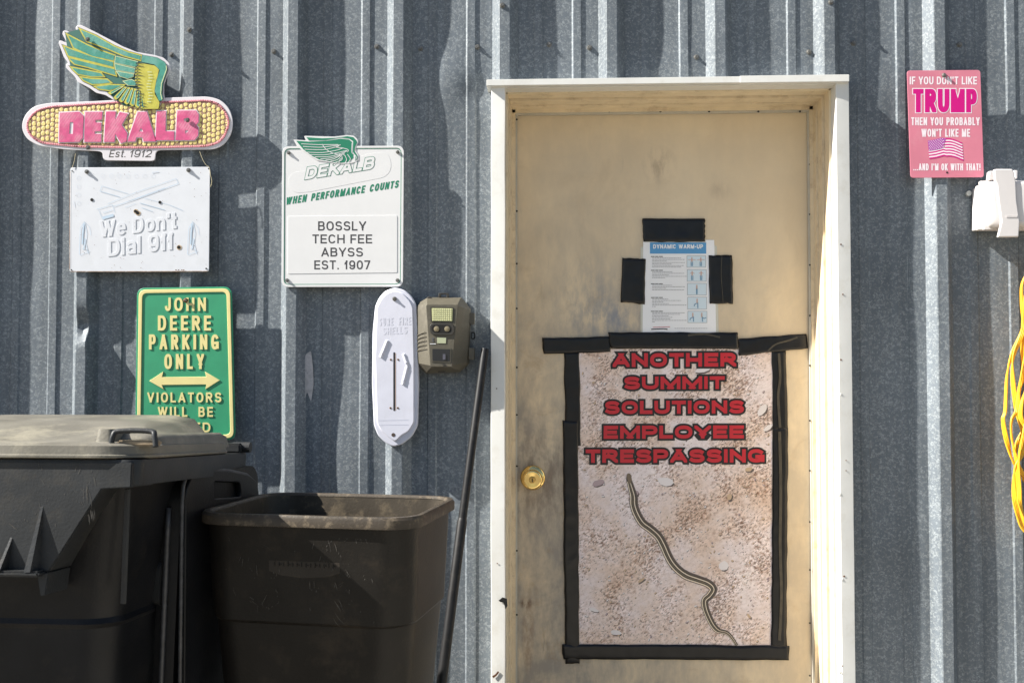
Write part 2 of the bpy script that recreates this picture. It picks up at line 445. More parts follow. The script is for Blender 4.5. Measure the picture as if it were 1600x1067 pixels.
# a self-tapping screw: washer + hex head; the mesh is shared
def screw_mesh():
    bm = bmesh.new()
    for r0, y0, r1, y1, n in ((.0082, 0, .0075, -.0022, 16), (.0066, -.0022, .0056, -.004, 16), (.0046, -.0035, .0044, -.0080, 6)):
        a = [bm.verts.new((r0 * math.cos(2 * math.pi * k / n), y0, r0 * math.sin(2 * math.pi * k / n))) for k in range(n)]
        b = [bm.verts.new((r1 * math.cos(2 * math.pi * k / n), y1, r1 * math.sin(2 * math.pi * k / n))) for k in range(n)]
        for k in range(n): bm.faces.new((a[k], a[(k + 1) % n], b[(k + 1) % n], b[k]))
        bm.faces.new(b)
    bmesh.ops.recalc_face_normals(bm, faces=bm.faces)
    me = bpy.data.meshes.new('screw'); bm.to_mesh(me); bm.free(); me.materials.append(SCREW); return me
SM = screw_mesh()
def screw(px, py, Y, parent, s=1.0):
    o = bpy.data.objects.new('screw', SM); col.objects.link(o); o.parent = parent
    off = Vector((0, 0, 0)); r = parent
    while r: off += Vector(r.location); r = r.parent
    o.location = P(px, py, Y) - off; o.scale = (s, s, s); o.rotation_euler = (R(random.uniform(-6, 6)), random.uniform(0, 1), R(random.uniform(-6, 6)))
    return o
for px, py, h in ((296, 47, HR), (268, 86, 0), (428, 81, 0), (589, 73, 0), (657, 76, 0), (746, 74, 0), (921, 75, 0), (1088, 90, 0), (1264, 82, 0), (1298, 4, HR),
                  (1333, 68, 0), (1499, 70, 0), (785, 9, HR), (1513, 302, 0), (858, 70, 0)):
    p = P(px, py, -h); screw(px, py, wall_y(p.x, p.z, h) - .0005, wall, 1.0)
# worn white paint scrape on the metal
sc_m = mat('scraped_white_paint', (.52, .50, .50), .7, vary=.3, vscale=60, dirt=(.2, .2, .22), dscale=60, damt=.9)
for lp in ([(478, 553), (486, 548), (489, 575), (490, 600), (486, 628), (480, 612), (474, 630), (470, 622), (473, 598), (472, 575)],
           [(461, 560), (470, 548), (474, 570), (472, 600), (470, 632), (463, 640), (459, 620), (457, 592)]):
    pp = P(lp[0][0], lp[0][1], 0)
    yb = -.0095 if lp[0][0] > 475 else -.022
    shape('paint_scrape', rnd(lp, 3), -.0006 - (.0035 if lp[0][0] > 475 else .006), .0004, sc_m, wall)

# ------------------------------------------------------------------ the door frame
fr = thing('door_frame', 'white trimmed almond painted door frame set deep into the corrugated wall', 'door frame', (P(1040, 585, 0).x, 0, 0.0))
xL0, xL1 = P(767, 585, YF).x, P(789, 585, YF).x
xR0, xR1 = P(1310.5, 585, YF).x, P(1332, 585, YF).x
zT = P(1040, 134, YF).z
def zprism(name, plan, z0, z1, m, bev=0):
    bm = bmesh.new(); a = [bm.verts.new((x, y, z0)) for x, y in plan]; b = [bm.verts.new((x, y, z1)) for x, y in plan]; n = len(plan)
    for k in range(n): bm.faces.new((a[k], a[(k + 1) % n], b[(k + 1) % n], b[k]))
    bm.faces.new(a[::-1]); bm.faces.new(b)
    return sharp(obj(name, bm, m, fr), 25)
def trim(x0, x1, tl, tr):
    """trim board with a slightly dished face and soft arrises, subdivided so it can be a little bent"""
    plan = [(x0, .015), (x0, YF + .002 + tl), (x0 + .0012, YF + tl), ((x0 + x1) / 2, YF + (tl + tr) / 2 - .0004), (x1 - .0012, YF + tr), (x1, YF + .002 + tr), (x1, .015)]
    bm = bmesh.new(); N = 110; rr = []
    for i in range(N + 1):
        z = .036 + (zT + .003 - .036) * i / N
        d = .0016 * noise.noise(Vector((x0 * 9, z * 5, 1)))
        rr.append([bm.verts.new((x + d * .8, y + (d if y < 0 else 0), z)) for x, y in plan])
    for a, b in zip(rr, rr[1:]):
        for k in range(len(plan)): bm.faces.new((a[k], a[(k + 1) % len(plan)], b[(k + 1) % len(plan)], b[k]))
    bm.faces.new(rr[0][::-1]); bm.faces.new(rr[-1]); return sharp(obj('trim_board', bm, WHITE, fr), 30)
trim(xL0, xL1, .0022, 0)
trim(xR0, xR1, -.0010, .0022)
# stepped jambs, mirrored about the opening
STEP = [(.0, .016), (.0, -.002), (.006, -.002), (.006, .046), (-.006, .048), (-.006, .058), (.010, .060), (.010, .106), (.002, .108), (.002, .116), (.012, .118), (.012, .152), (.0225, .152), (.0225, YD - .003)]
def steps(x_in, sgn, back): return [(x_in - sgn * a, b) for a, b in STEP] + [(x_in + sgn * back, YD - .003), (x_in + sgn * back, .016)]
zprism('jamb', steps(xL1, -1, .05), .036, zT - .002, JAMB)
zprism('jamb', steps(xR0, 1, .05), .036, zT - .002, JAMB)
def header():
    bm = bmesh.new(); pl = [(b, zT - a * .9) for a, b in STEP] + [(YD - .003, zT + .05), (.016, zT + .05)]
    x0, x1 = xL1 + .0008, xR0 - .0008
    A = [bm.verts.new((x0, y, z)) for y, z in pl]; B = [bm.verts.new((x1, y, z)) for y, z in pl]; n = len(pl)
    for k in range(n): bm.faces.new((A[k], A[(k + 1) % n], B[(k + 1) % n], B[k]))
    bm.faces.new(A[::-1]); bm.faces.new(B); return sharp(obj('header', bm, JAMB, fr), 25)
header()
# cap flashing over the head, a little proud, three lengths with a lap
cz0, cz1 = P(1040, 131, YF - .012).z, P(1040, 121, YF - .012).z
cx0, cx1 = P(760, 127, YF - .012).x, P(1327, 127, YF - .012).x
bm = bmesh.new(); box_bm(bm, cx0, P(1157, 127, YF).x, YF - .012, .02, cz0, cz1 , .0012); cap_a = obj('cap_flashing', bm, WHITE, fr)
bm = bmesh.new(); box_bm(bm, P(1155, 127, YF).x, cx1, YF - .0135, .018, cz0 - .001, cz1 + .0012, .0012); obj('cap_flashing', bm, WHITE, fr)
for ob in (cap_a,):
    pass
box('head_board', xL1 - .01, xR0 + .01, YF + .004, .0155, zT - .001, cz0 - .0005, WHITE, fr)
# weather strip with its rivets
STRIP = mat('grey_weather_strip', (.50, .48, .42), .5, vary=.1)
xs0 = xL1 + .0225; xs1 = xR0 - .0225; zs1 = zT - .0225 * .9
box('weather_strip', xs0 + .0002, xs0 + .0052, YD - .012, YD - .0035, .036, zs1 - .0065, STRIP, fr)
box('weather_strip', xs1 - .0052, xs1 - .0002, YD - .012, YD - .0035, .036, zs1 - .0065, STRIP, fr)
box('weather_strip', xs0 + .0002, xs1 - .0002, YD - .012, YD - .0035, zs1 - .0062, zs1 - .0002, STRIP, fr)
def dot(name, px, py, Y, r, m, parent, n=10, flat=.0005, sx=1):
    return shape(name, [(px + r * sx * math.cos(2 * math.pi * k / n), py + r * math.sin(2 * math.pi * k / n)) for k in range(n)], Y, flat, m, parent)
for px in (808, 877, 952, 1032, 1108, 1185, 1250): dot('rivet', px, 174.5, YD - .0135, 1.5, HOLE, fr, 6, .0012, 1.3)
for py in (187, 330, 412, 482, 574, 648, 728, 860, 960): dot('rivet', 807.5, py, YD - .0135, 1.5, HOLE, fr, 6, .0012)
for py in (257, 335, 414, 493, 571, 657, 735, 815, 890, 973, 1055): dot('rivet', 1265.5, py, YD - .0135, 1.5, HOLE, fr, 6, .0012)
# torn metal and rust on the left trim near the bottom
RUST = mat('rust', (.12, .045, .015), .8, vary=.4, vscale=90)
shape('torn_edge', [(779, 938), (785, 933), (792, 935), (793, 946), (790, 951), (787, 941), (782, 940)], YF - .003, .002, HOLE, fr)
shape('torn_edge', [(769, 1056), (774, 1053), (778, 1048), (780, 1050), (776, 1055), (771, 1059)], YF - .002, .0018, RUST, fr)
for (a, b, c) in ((1308, 235, 1.2), (1314, 382, 1.3), (1317, 460, 1.2), (1314, 562, 1.4), (1322, 735, .8), (1322, 719, .8), (1319, 900, 1.5), (1316, 1040, 1.2), (776, 607, 1), (777, 880, 1)):
    dot('nail_hole', a, b, YF - .0012, c, RUST, fr, 6, .001)

for px, py, rr_ in ((1313, 772, .006), (1314, 616, .004), (1316, 905, .005), (1313, 1050, .004)):
    c = P(px, py, YF - .0004); bm = bmesh.new(); ctr = bm.verts.new((c.x, c.y - .0022, c.z)); ring_ = [bm.verts.new((c.x + rr_ * math.cos(t * .785), c.y + .0006, c.z + rr_ * 1.4 * math.sin(t * .785))) for t in range(8)]
    for k in range(8): bm.faces.new((ctr, ring_[k], ring_[(k + 1) % 8]))
    obj('raised_dent', bm, WHITE, fr, smooth=True)
# ------------------------------------------------------------------ the door
def door_mat():
    m = bpy.data.materials.new('grimy_tan_paint'); m.use_nodes = True; n = m.node_tree.nodes; L = m.node_tree.links; b = n['Principled BSDF']
    tc = n.new('ShaderNodeTexCoord')
    def noi(scale, det=6, rough=.6, sc3=None, dist=0):
        t = n.new('ShaderNodeTexNoise'); t.inputs['Scale'].default_value = scale; t.inputs['Detail'].default_value = det; t.inputs['Roughness'].default_value = rough; t.inputs['Distortion'].default_value = dist
        if sc3:
            mp = n.new('ShaderNodeMapping'); mp.inputs['Scale'].default_value = sc3[:3]; mp.inputs['Rotation'].default_value = (0, sc3[3] if len(sc3) > 3 else 0, 0); L.new(tc.outputs['Object'], mp.inputs[0]); L.new(mp.outputs[0], t.inputs['Vector'])
        else: L.new(tc.outputs['Object'], t.inputs['Vector'])
        return t.outputs['Fac']
    def mr(v, a, b_, c, d):
        t = n.new('ShaderNodeMapRange'); t.inputs[1].default_value = a; t.inputs[2].default_value = b_; t.inputs[3].default_value = c; t.inputs[4].default_value = d; L.new(v, t.inputs[0]); return t.outputs[0]
    def math_(op, a, b_):
        t = n.new('ShaderNodeMath'); t.operation = op
        for i, v in enumerate((a, b_)):
            if isinstance(v, (int, float)): t.inputs[i].default_value = v
            else: L.new(v, t.inputs[i])
        return t.outputs[0]
    def mix(f, a, c):
        t = n.new('ShaderNodeMix'); t.data_type = 'RGBA'; L.new(f, t.inputs[0])
        if isinstance(a, tuple): t.inputs[6].default_value = (*a, 1)
        else: L.new(a, t.inputs[6])
        t.inputs[7].default_value = (*c, 1); return t.outputs[2]
    sep = n.new('ShaderNodeSeparateXYZ'); L.new(tc.outputs['Object'], sep.inputs[0])
    # the greasy handling zone: lower half and towards the lock side (x=0 at the door's left edge)
    zone = math_('MULTIPLY', mr(sep.outputs[2], 1.75, 1.05, .22, 1), mr(sep.outputs[0], .95, .25, .38, 1))
    big = noi(4.2, 8, .62, None, .6); fine = noi(22, 6, .7, (1, 1, .35)); sc_ = noi(60, 4, .7, (1, 1, .10, .5))
    g = math_('ADD', math_('MULTIPLY', big, .6), math_('MULTIPLY', fine, .4))
    grime = math_('MULTIPLY', mr(g, .36, .56, 0, 1), zone)
    base = mix(mr(noi(2.5), .35, .65, 0, 1), (.72, .585, .40), (.80, .665, .465))
    c1 = mix(math_('MULTIPLY', grime, .80), base, (.235, .225, .215))
    brown = math_('MULTIPLY', mr(noi(7, 7, .7, None, 1), .55, .72, 0, .55), zone)
    c2 = mix(brown, c1, (.34, .22, .10))
    scr = math_('MULTIPLY', mr(sc_, .64, .72, 0, .5), zone)
    c3 = mix(scr, c2, (.16, .15, .15))
    # stain left by a knocker at the top, streaks by the knob
    def spot(cx, cz, rx, rz):
        dx = math_('DIVIDE', math_('SUBTRACT', sep.outputs[0], cx), rx); dz = math_('DIVIDE', math_('SUBTRACT', sep.outputs[2], cz), rz)
        return math_('SQRT', math_('ADD', math_('MULTIPLY', dx, dx), math_('MULTIPLY', dz, dz)), 0)
    def at(px, py): p = P(px, py, YD); return p.x - P(807, 585, YD).x, p.z
    src = c3
    for (px, py, rx, rz, a, c) in ((1030, 258, .045, .05, .75, (.33, .25, .17)), (835, 745, .11, .13, .8, (.20, .14, .09)), (822, 942, .022, .014, 1.6, (.10, .05, .02)), (825, 985, .016, .11, .9, (.30, .17, .08)),
                                   (960, 500, .11, .07, .8, (.24, .26, .30)), (925, 470, .10, .12, .55, (.26, .28, .31)), (1125, 298, .03, .025, .5, (.40, .31, .22))):
        cx, cz = at(px, py); d = spot(cx, cz, rx, rz)
        f = math_('MULTIPLY', mr(d, 1.3, .2, 0, a), mr(fine, .42, .60, 0, 1)); src = mix(f, src, c)
    L.new(src, b.inputs['Base Color']); b.inputs['Roughness'].default_value = .48; b.inputs['Specular IOR Level'].default_value = .4
    bp = n.new('ShaderNodeBump'); bp.inputs['Strength'].default_value = .12; bp.inputs['Distance'].default_value = .002; L.new(fine, bp.inputs['Height']); L.new(bp.outputs[0], b.inputs['Normal'])
    return m
dx0 = P(807, 585, YD).x
door = thing('door', 'tan steel entry door, grimy and scuffed, with brass knob and taped papers', 'door', (dx0, YD, 0))
bm = bmesh.new(); box_bm(bm, xL1 + .006, xR0 - .006, YD, YD + .044, .045, zT - .006); leaf = obj('door_leaf', bm, door_mat(), door)
leaf.data.transform(Matrix.Translation((0, 0, 0)))
# brass knob
BR = bpy.data.materials.new('polished_brass'); BR.use_nodes = True; _b = BR.node_tree.nodes['Principled BSDF']
_b.inputs['Base Color'].default_value = (.92, .68, .27, 1); _b.inputs['Metallic'].default_value = 1; _b.inputs['Roughness'].default_value = .12
def lathe_y(prof, c, n=36):
    bm = bmesh.new(); rr = []
    for r, y in prof: rr.append([bm.verts.new((c.x + r * math.cos(2 * math.pi * k / n), c.y + y, c.z + r * math.sin(2 * math.pi * k / n))) for k in range(n)])
    for a, b in zip(rr, rr[1:]):
        for k in range(n): bm.faces.new((a[k], a[(k + 1) % n], b[(k + 1) % n], b[k]))
    bm.faces.new(rr[-1]); bm.faces.new(rr[0][::-1]); return bm
kc = P(832.5, 746, YD)
sharp(obj('rose', lathe_y([(.038, -.0005), (.038, -.004), (.035, -.008), (.026, -.010), (.016, -.012), (.0145, -.030)], kc), BR, door), 50)
kn = sharp(obj('knob', lathe_y([(.0145, -.031), (.022, -.036), (.0285, -.045), (.0305, -.052), (.0300, -.058), (.0280, -.0635), (.0255, -.0655), (.0225, -.0655), (.0120, -.0640), (.009, -.0640)], kc), BR, door), 50)
cyl = sharp(obj('lock_cylinder', lathe_y([(.0105, -.0642), (.0105, -.0650), (.0086, -.0652), (.0085, -.068), (.0078, -.069)], kc, 20), mat('worn_brass', (.55, .36, .12), .35, .9, vary=.3, vscale=200), door), 40)
bm = bmesh.new(); box_bm(bm, kc.x - .0013, kc.x + .0013, kc.y - .0697, kc.y - .0690, kc.z - .006, kc.z + .005); obj('keyhole', bm, HOLE, cyl)

# ------------------------------------------------------------------ papers and tape on the door
def sheet(name, loops, Y, m, parent): return shape(name, loops, Y, .0003, m, parent)
YP = YD - .0022
PAPER = mat('white_paper', (.88, .89, .91), .35, vary=.02, vscale=10, spec=.5)
q = thing('exercise_sheet', 'white printed sheet with a blue heading reading DYNAMIC WARM-UP, taped to the door', 'paper sheet', P(1060, 520, YP))
SLEEVE = mat('clear_sleeve_edge', (.62, .60, .52), .2, spec=.6)
sheet('plastic_sleeve', rnd([(1001, 386), (1120, 384), (1123, 522), (1001, 523)], 2), YP + .0006, SLEEVE, q)
sheet('page', [(1005, 375), (1116, 375), (1119, 521), (1004, 521)], YP, PAPER, q)
BLUE = mat('blue_ink', (.10, .33, .62), .4)
sheet('heading_band', [(1015.5, 379), (1103.5, 379), (1103.5, 396.5), (1015.5, 396.5)], YP - .0004, BLUE, q)
letters('heading_lettering', 'DYNAMIC WARM-UP', 1020.5, 382, 1098.5, 388.6, .21, YP - .0008, PAPER, q, .0002, gap=.13, space=.4)
random.seed(11)
bm = bmesh.new(); bb = bmesh.new()
blocks = [(401, 6, [.85, .95, .4, .95, .6, .9, .85]), (422.5, 5, [.6, .95, .5, 1, .4]), (443.5, 4, [.6, .95, .4, .95]), (465, 4, [.5, .85, .35, .5, 1, .1]), (486.5, 4, [.95, .85, .45, .6, .5, 1, .1])]
for y0, n_, ws in blocks:
    x = 1017
    for wd in (6, 5, 6): ribbon_px(bb, [(x, y0), (x + wd, y0)], 1.1, YP - .0005); x += wd + .8
    y = y0 + 2.3
    for f in ws:
        x = 1019
        while x < 1017 + 54 * f:
            wd = random.uniform(1.6, 4.2); ribbon_px(bm, [(x, y), (x + wd, y)], .75, YP - .0005); x += wd + .7
        y += 2.35
x = 1054
while x < 1104: wd = random.uniform(1.5, 4); ribbon_px(bm, [(x, 513), (x + wd, 513)], .6, YP - .0005); x += wd + .6
ribbon_px(bb, [(1017.5, 514.5), (1036, 513.6), (1043, 514.4)], 1.6, YP - .0005)
GREYI = mat('grey_ink', (.30, .30, .32), .5)
o = obj('small_print', bm, GREYI, q); o['kind'] = 'stuff'; o = obj('bold_print', bb, BLACK, q); o['kind'] = 'stuff'
bm = bmesh.new(); ribbon_px(bm, [(1020, 511.4), (1047, 510.6)], .9, YP - .0005); obj('red_print', bm, mat('red_ink', (.55, .1, .12), .5), q)
PALEB = mat('pale_blue_ink', (.66, .78, .86), .5); FIG = mat('figure_blue_ink', (.18, .33, .48), .5); SKIN = mat('figure_skin_ink', (.62, .42, .36), .5)
boxes = [(1073, 399.5, 1103, 418), (1073.5, 421, 1103.8, 440), (1073.8, 442.5, 1104, 461.5), (1074.2, 464, 1104.4, 483.5), (1074.5, 486, 1105, 504.5)]
for i, (a, b, c, d) in enumerate(boxes):
    p = sheet('picture', [(a, b), (c, b), (c, d), (a, d)], YP - .0004, GREYI, q)
    sheet('picture_ground', [(a + .6, b + .6), (c - .6, b + .6), (c - .6, d - .6), (a + .6, d - .6)], YP - .0007, PALEB, p)
    xs_ = [a + 8, a + 22] if i in (0, 1, 4) else [a + 15]
    for j, x in enumerate(xs_):
        hy = b + 3.6; bm = bmesh.new(); b2 = bmesh.new()
        ribbon_px(b2, [(x - .9, hy), (x + .9, hy)], 2.0, YP - .001); ribbon_px(b2, [(x, hy + 1), (x, hy + 6)], 2.2, YP - .001)
        if i == 0: ribbon_px(b2, [(x - 6, hy + 3), (x + 6, hy + 3)], .9, YP - .0011)
        if i == 1: ribbon_px(b2, [(x - 3.5, hy + 3), (x, hy + .6), (x + 3.5, hy + 3)], .9, YP - .0011)
        if i in (0, 1): ribbon_px(bm, [(x - 1.1, hy + 6), (x - 1, d - 2)], 1.5, YP - .001); ribbon_px(bm, [(x + 1.1, hy + 6), (x + 1, d - 2)], 1.5, YP - .001)
        elif i == 2: ribbon_px(bm, [(x, hy + 5), (x, d - 1.6)], 2.4, YP - .001)
        else:
            ribbon_px(bm, [(x + 1, hy + 5), (x + 1.2, d - 2)], 1.6, YP - .001)
            ribbon_px(bm, [(x, hy + 6.2), (x - 4, hy + 8), (x - 4.4, hy + 11)] if j == 0 else [(x, hy + 6.5), (x + 4, hy + 8), (x + 7, hy + 6.5)], 1.5, YP - .0011)
        fg = obj('figure', bm, FIG, p); fu = obj('figure_upper', b2, SKIN, p); fg['kind'] = fu['kind'] = 'stuff'

# poster: a photographic print of pale gravel ground with a striped snake
def poster_mat():
    m = bpy.data.materials.new('gravel_print'); m.use_nodes = True; n = m.node_tree.nodes; L = m.node_tree.links; b = n['Principled BSDF']
    tc = n.new('ShaderNodeTexCoord'); b.inputs['Roughness'].default_value = .4
    def tex(kind, scale, sc3=(1, 1, 1), ry=.6, **k):
        mp = n.new('ShaderNodeMapping'); mp.vector_type = 'TEXTURE'; mp.inputs['Scale'].default_value = (1, 1, 1 / sc3[2]); mp.inputs['Rotation'].default_value = (0, -ry, 0); L.new(tc.outputs['Object'], mp.inputs[0])
        t = n.new(kind); t.inputs['Scale'].default_value = scale; L.new(mp.outputs[0], t.inputs['Vector'])
        for a, v in k.items(): t.inputs[a].default_value = v
        return t
    def ramp(v, els):
        r = n.new('ShaderNodeValToRGB'); L.new(v, r.inputs[0]); e = r.color_ramp.elements
        e[0].position, e[0].color = els[0][0], (*els[0][1], 1); e[1].position, e[1].color = els[-1][0], (*els[-1][1], 1)
        for p_, c in els[1:-1]: x = e.new(p_); x.color = (*c, 1)
        return r.outputs[0]
    def mix(f, a, c, mode='MIX'):
        t = n.new('ShaderNodeMix'); t.data_type = 'RGBA'; t.blend_type = mode
        if isinstance(f, float): t.inputs[0].default_value = f
        else: L.new(f, t.inputs[0])
        for i, v in ((6, a), (7, c)):
            if isinstance(v, tuple): t.inputs[i].default_value = (*v, 1)
            else: L.new(v, t.inputs[i])
        return t.outputs[2]
    big = tex('ShaderNodeTexNoise', 5.5, Detail=8.0, Roughness=.6).outputs['Fac']
    base = ramp(big, [(.30, (.66, .47, .36)), (.44, (.80, .65, .57)), (.58, (.86, .76, .76)), (.75, (.92, .84, .83))])
    chips = tex('ShaderNodeTexNoise', 66, (1, 1, 1.7), .55, Detail=4.0, Roughness=.7, Distortion=.4).outputs['Fac']
    c = mix(1.0, base, ramp(chips, [(.34, (.34, .22, .16)), (.42, (.74, .62, .54)), (.50, (.98, .96, .95)), (.62, (1.25, 1.22, 1.2))]), 'MULTIPLY')
    dk = tex('ShaderNodeTexNoise', 110, (1, 1, 1.9), .75, Detail=3.0, Roughness=.6).outputs['Fac']
    clus = tex('ShaderNodeTexNoise', 9, Detail=3.0).outputs['Fac']
    mm = n.new('ShaderNodeMath'); mm.operation = 'MULTIPLY_ADD'; L.new(clus, mm.inputs[0]); mm.inputs[1].default_value = .5; L.new(dk, mm.inputs[2])
    mr = n.new('ShaderNodeMapRange'); mr.inputs[1].default_value = .81; mr.inputs[2].default_value = .89; mr.inputs[4].default_value = .8; L.new(mm.outputs[0], mr.inputs[0])
    sm = n.new('ShaderNodeMapRange'); sm.inputs[1].default_value = .42; sm.inputs[2].default_value = .58; sm.inputs[3].default_value = .75; sm.inputs[4].default_value = 0; L.new(clus, sm.inputs[0])
    c = mix(sm.outputs[0], c, base)
    c = mix(mr.outputs[0], c, (.16, .10, .07))
    L.new(c, b.inputs['Base Color']); return m
YQ = YD - .0022
po = thing('trespassing_poster', 'large taped poster photo of a striped snake on gravel under red capitals', 'poster', P(1055, 1010, YQ))
sheet('poster_sheet', [(903, 546), (1207, 543), (1206, 1012), (904, 1010)], YQ, poster_mat(), po)
RED = mat('red_print', (.58, .018, .032), .45)
for s, x0, y0, x1, y1, ri in (('ANOTHER', 954, 551.5, 1153, 573.5, .8), ('SUMMIT', 972, 588, 1135, 608.5, .8), ('SOLUTIONS', 942, 626, 1165, 647, 1.2), ('EMPLOYEE', 940, 664.5, 1165, 685.5, .6), ('TRESPASSING', 912, 701.5, 1197, 723, .6)):
    lt = letters('lettering_outline', s, x0 + 3.6, y0 + .8, x1 - 3.0, y1 - .5, .25, YQ - .0006, BLACK, po, .0002, grow=3.5, rise=ri, gap=.20, space=.4)
    letters('lettering', s, x0 + 3.6, y0 + .8, x1 - 3.0, y1 - .5, .25, YQ - .0012, RED, po, .0002, grow=.35, rise=ri, gap=.20, space=.4)
SN = [(983, 741), (982, 748), (985, 760), (989, 775), (989.5, 788), (994, 802), (1003, 817), (1016, 827), (1028, 838), (1036, 852), (1043, 868), (1050, 880), (1060, 891), (1073, 900), (1090, 906), (1106, 912), (1113.5, 920), (1109, 929), (1101, 937), (1101.5, 949), (1107, 964), (1114, 977), (1122, 985), (1135, 988.5), (1143, 996), (1151, 1008)]
sp = smooth_pts(SN, 6); NS = len(sp)
def wid(i):
    t = i / NS
    w_ = 11.4 * min(1, .45 + t * 4) if t < .5 else 12.2 - (t - .5) * 10.5
    if t < .03: w_ = 6.2
    if t > .88: w_ = 6.4 - (t - .88) * 20
    return w_
def strand(off, wf, Y, m, name, i0=0):
    bm = bmesh.new(); pts = []; ws = []
    for i in range(i0, NS):
        a = Vector(sp[max(i - 1, 0)]); b = Vector(sp[min(i + 1, NS - 1)]); t = (b - a).normalized(); nn = Vector((-t.y, t.x))
        p = Vector(sp[i]) + nn * wid(i) * off; pts.append(tuple(p)); ws.append(max(wid(i) * wf, .5))
    ribbon_px(bm, pts, ws, Y); return obj(name, bm, m, po)
strand(-.30, .75, YQ - .0007, mat('print_shadow', (.13, .10, .09), .45), 'snake_print_edge', 3)
strand(0, 1.0, YQ - .0010, mat('snake_dark', (.085, .065, .05), .45, vary=.5, vscale=420), 'snake_print')
CRM = mat('snake_cream', (.86, .74, .58), .45)
strand(.33, .14, YQ - .0013, CRM, 'snake_stripe', 8); strand(-.20, .13, YQ - .0013, CRM, 'snake_stripe', 8); strand(.05, .12, YQ - .0013, mat('snake_mid', (.16, .13, .085), .45), 'snake_stripe', 8)
hd = mat('snake_head', (.20, .15, .10), .45)
sheet('snake_head_print', rnd([(979, 741), (982, 738.5), (986, 741), (987.5, 750), (984, 757), (980.5, 750)], 2.5), YQ - .0016, hd, po)
# the bigger pebbles of the print
random.seed(7)
PB = [mat('pebble_pale', (.86, .80, .80), .45), mat('pebble_mauve', (.48, .36, .38), .45), mat('pebble_ochre', (.62, .45, .30), .45), mat('print_shadow', (.13, .10, .09), .45)]
pb = [bmesh.new() for _ in PB]
def peb(cx, cy, a, b, th, k, Y):
    vs = []
    for j in range(9):
        t = 2 * math.pi * j / 9; r = random.uniform(.8, 1.1); x = a * r * math.cos(t); y = b * r * math.sin(t)
        vs.append(pb[k].verts.new(P(cx + x * math.cos(th) - y * math.sin(th), cy + x * math.sin(th) + y * math.cos(th), Y)))
    pb[k].faces.new(vs)
for cx, cy, a, b, th, k in [(1191, 641, 11, 6, -.8, 0), (1200, 668, 9, 4, -.6, 0), (1040, 752, 13, 7, .2, 0), (935, 754, 10, 5, -.3, 1), (1170, 733, 7, 3.5, -.3, 2), (1140, 776, 4, 6, .2, 2), (1097, 578, 13, 4, -.2, 0), (1130, 884, 8, 8, 0, 0), (962, 988, 9, 4, .1, 0), (928, 952, 8, 3, .3, 0), (1170, 962, 5, 2, .9, 2), (1002, 906, 7, 2, -.6, 2), (995, 770, 3, 4, 0, 1)]:
    peb(cx + 1.6, cy + 2, a, b, th, 3, YQ - .0004); peb(cx, cy, a, b, th, k, YQ - .0005)
for _ in range(420):
    cx, cy = random.uniform(908, 1202), random.uniform(740, 1004)
    if random.random() < .35: cy = random.uniform(550, 740)
    a = random.uniform(.9, 2.6); th = random.gauss(-.6, .5); b = a * random.uniform(.35, .6)
    peb(cx + .5, cy + .8, a, b, th, 3, YQ - .0004); peb(cx, cy, a, b, th, random.choice((0, 0, 2, 2, 1)), YQ - .0005)
for b_, m_, n_ in zip(pb, PB, ('pale_pebble_print', 'mauve_pebble_print', 'ochre_pebble_print', 'pebble_edge_print')):
    o = obj(n_, b_, m_, po); o['kind'] = 'stuff'

def tape(label, pts, Y, jag=None):
    t = thing('tape_strip', label, 'tape', P(sum(p[0] for p in pts) / len(pts), sum(p[1] for p in pts) / len(pts), Y), 'black tape strips on the door')
    # a strip as a small grid so that it can pucker
    A, B, C, D = [Vector(p) for p in pts]       # tl tr br bl
    lw = max((B - A).length, (D - A).length); nx = max(5, int((B - A).length / 4)); ny = max(5, int((D - A).length / 4)); bm = bmesh.new(); g = []
    for j in range(ny + 1):
        row = []
        for i in range(nx + 1):
            u, v = i / nx, j / ny; q = A * (1 - u) * (1 - v) + B * u * (1 - v) + C * u * v + D * (1 - u) * v
            if jag and i == nx and jag == 'r': q.x += (j % 2) * 1.2
            e = min(u, 1 - u, v, 1 - v)
            wv = noise.noise(Vector((q.x * .05, q.y * .05, Y * 100))); w2 = noise.noise(Vector((q.x * .16 + q.y * .10, q.y * .05 - q.x * .03, Y * 300)))
            p = P(q.x + wv * 1.3 + (w2 * 1.6 if i in (0, nx) and ny < nx else 0), q.y + wv * 1.0 + (w2 * 1.6 if j in (0, ny) and ny > nx else 0), Y); p.y -= (max(0, wv) * .0022 + max(0, w2 - .15) * .0030) * (0 if e == 0 else 1) ; row.append(bm.verts.new(p))
        g.append(row)
    for j in range(ny):
        for i in range(nx): bm.faces.new((g[j][i], g[j + 1][i], g[j + 1][i + 1], g[j][i + 1]))
    o = obj('strip', bm, TAPE, t, smooth=True); md = o.modifiers.new('thickness', 'SOLIDIFY'); md.thickness = .0003; md.offset = -1
    return t
YT = YD - .0038
tape('short black tape strip across the top edge of the exercise sheet', [(1004.5, 342), (1101, 341.5), (1101, 378), (1005, 378)], YT, 'r')
tape('short black tape strip at the left edge of the exercise sheet', [(972, 403), (1009, 405), (1007, 475), (970, 472.5)], YT)
tape('short black tape strip at the right edge of the exercise sheet', [(1107, 399), (1144, 399.5), (1145.5, 475), (1108.5, 475)], YT)
tape('upper left black tape strip running down beside the word SUMMIT', [(881, 551), (905, 550), (907.5, 697), (884, 697)], YT + .0002)
tape('long lower left black tape strip with its top beside the word EMPLOYEE', [(879, 657), (903, 658), (905.5, 1036), (883, 1036)], YT - .0006)
tape('narrow upper right black tape strip beside the word SUMMIT', [(1206, 548), (1228, 548), (1231.5, 671), (1208.5, 671)], YT + .0002)
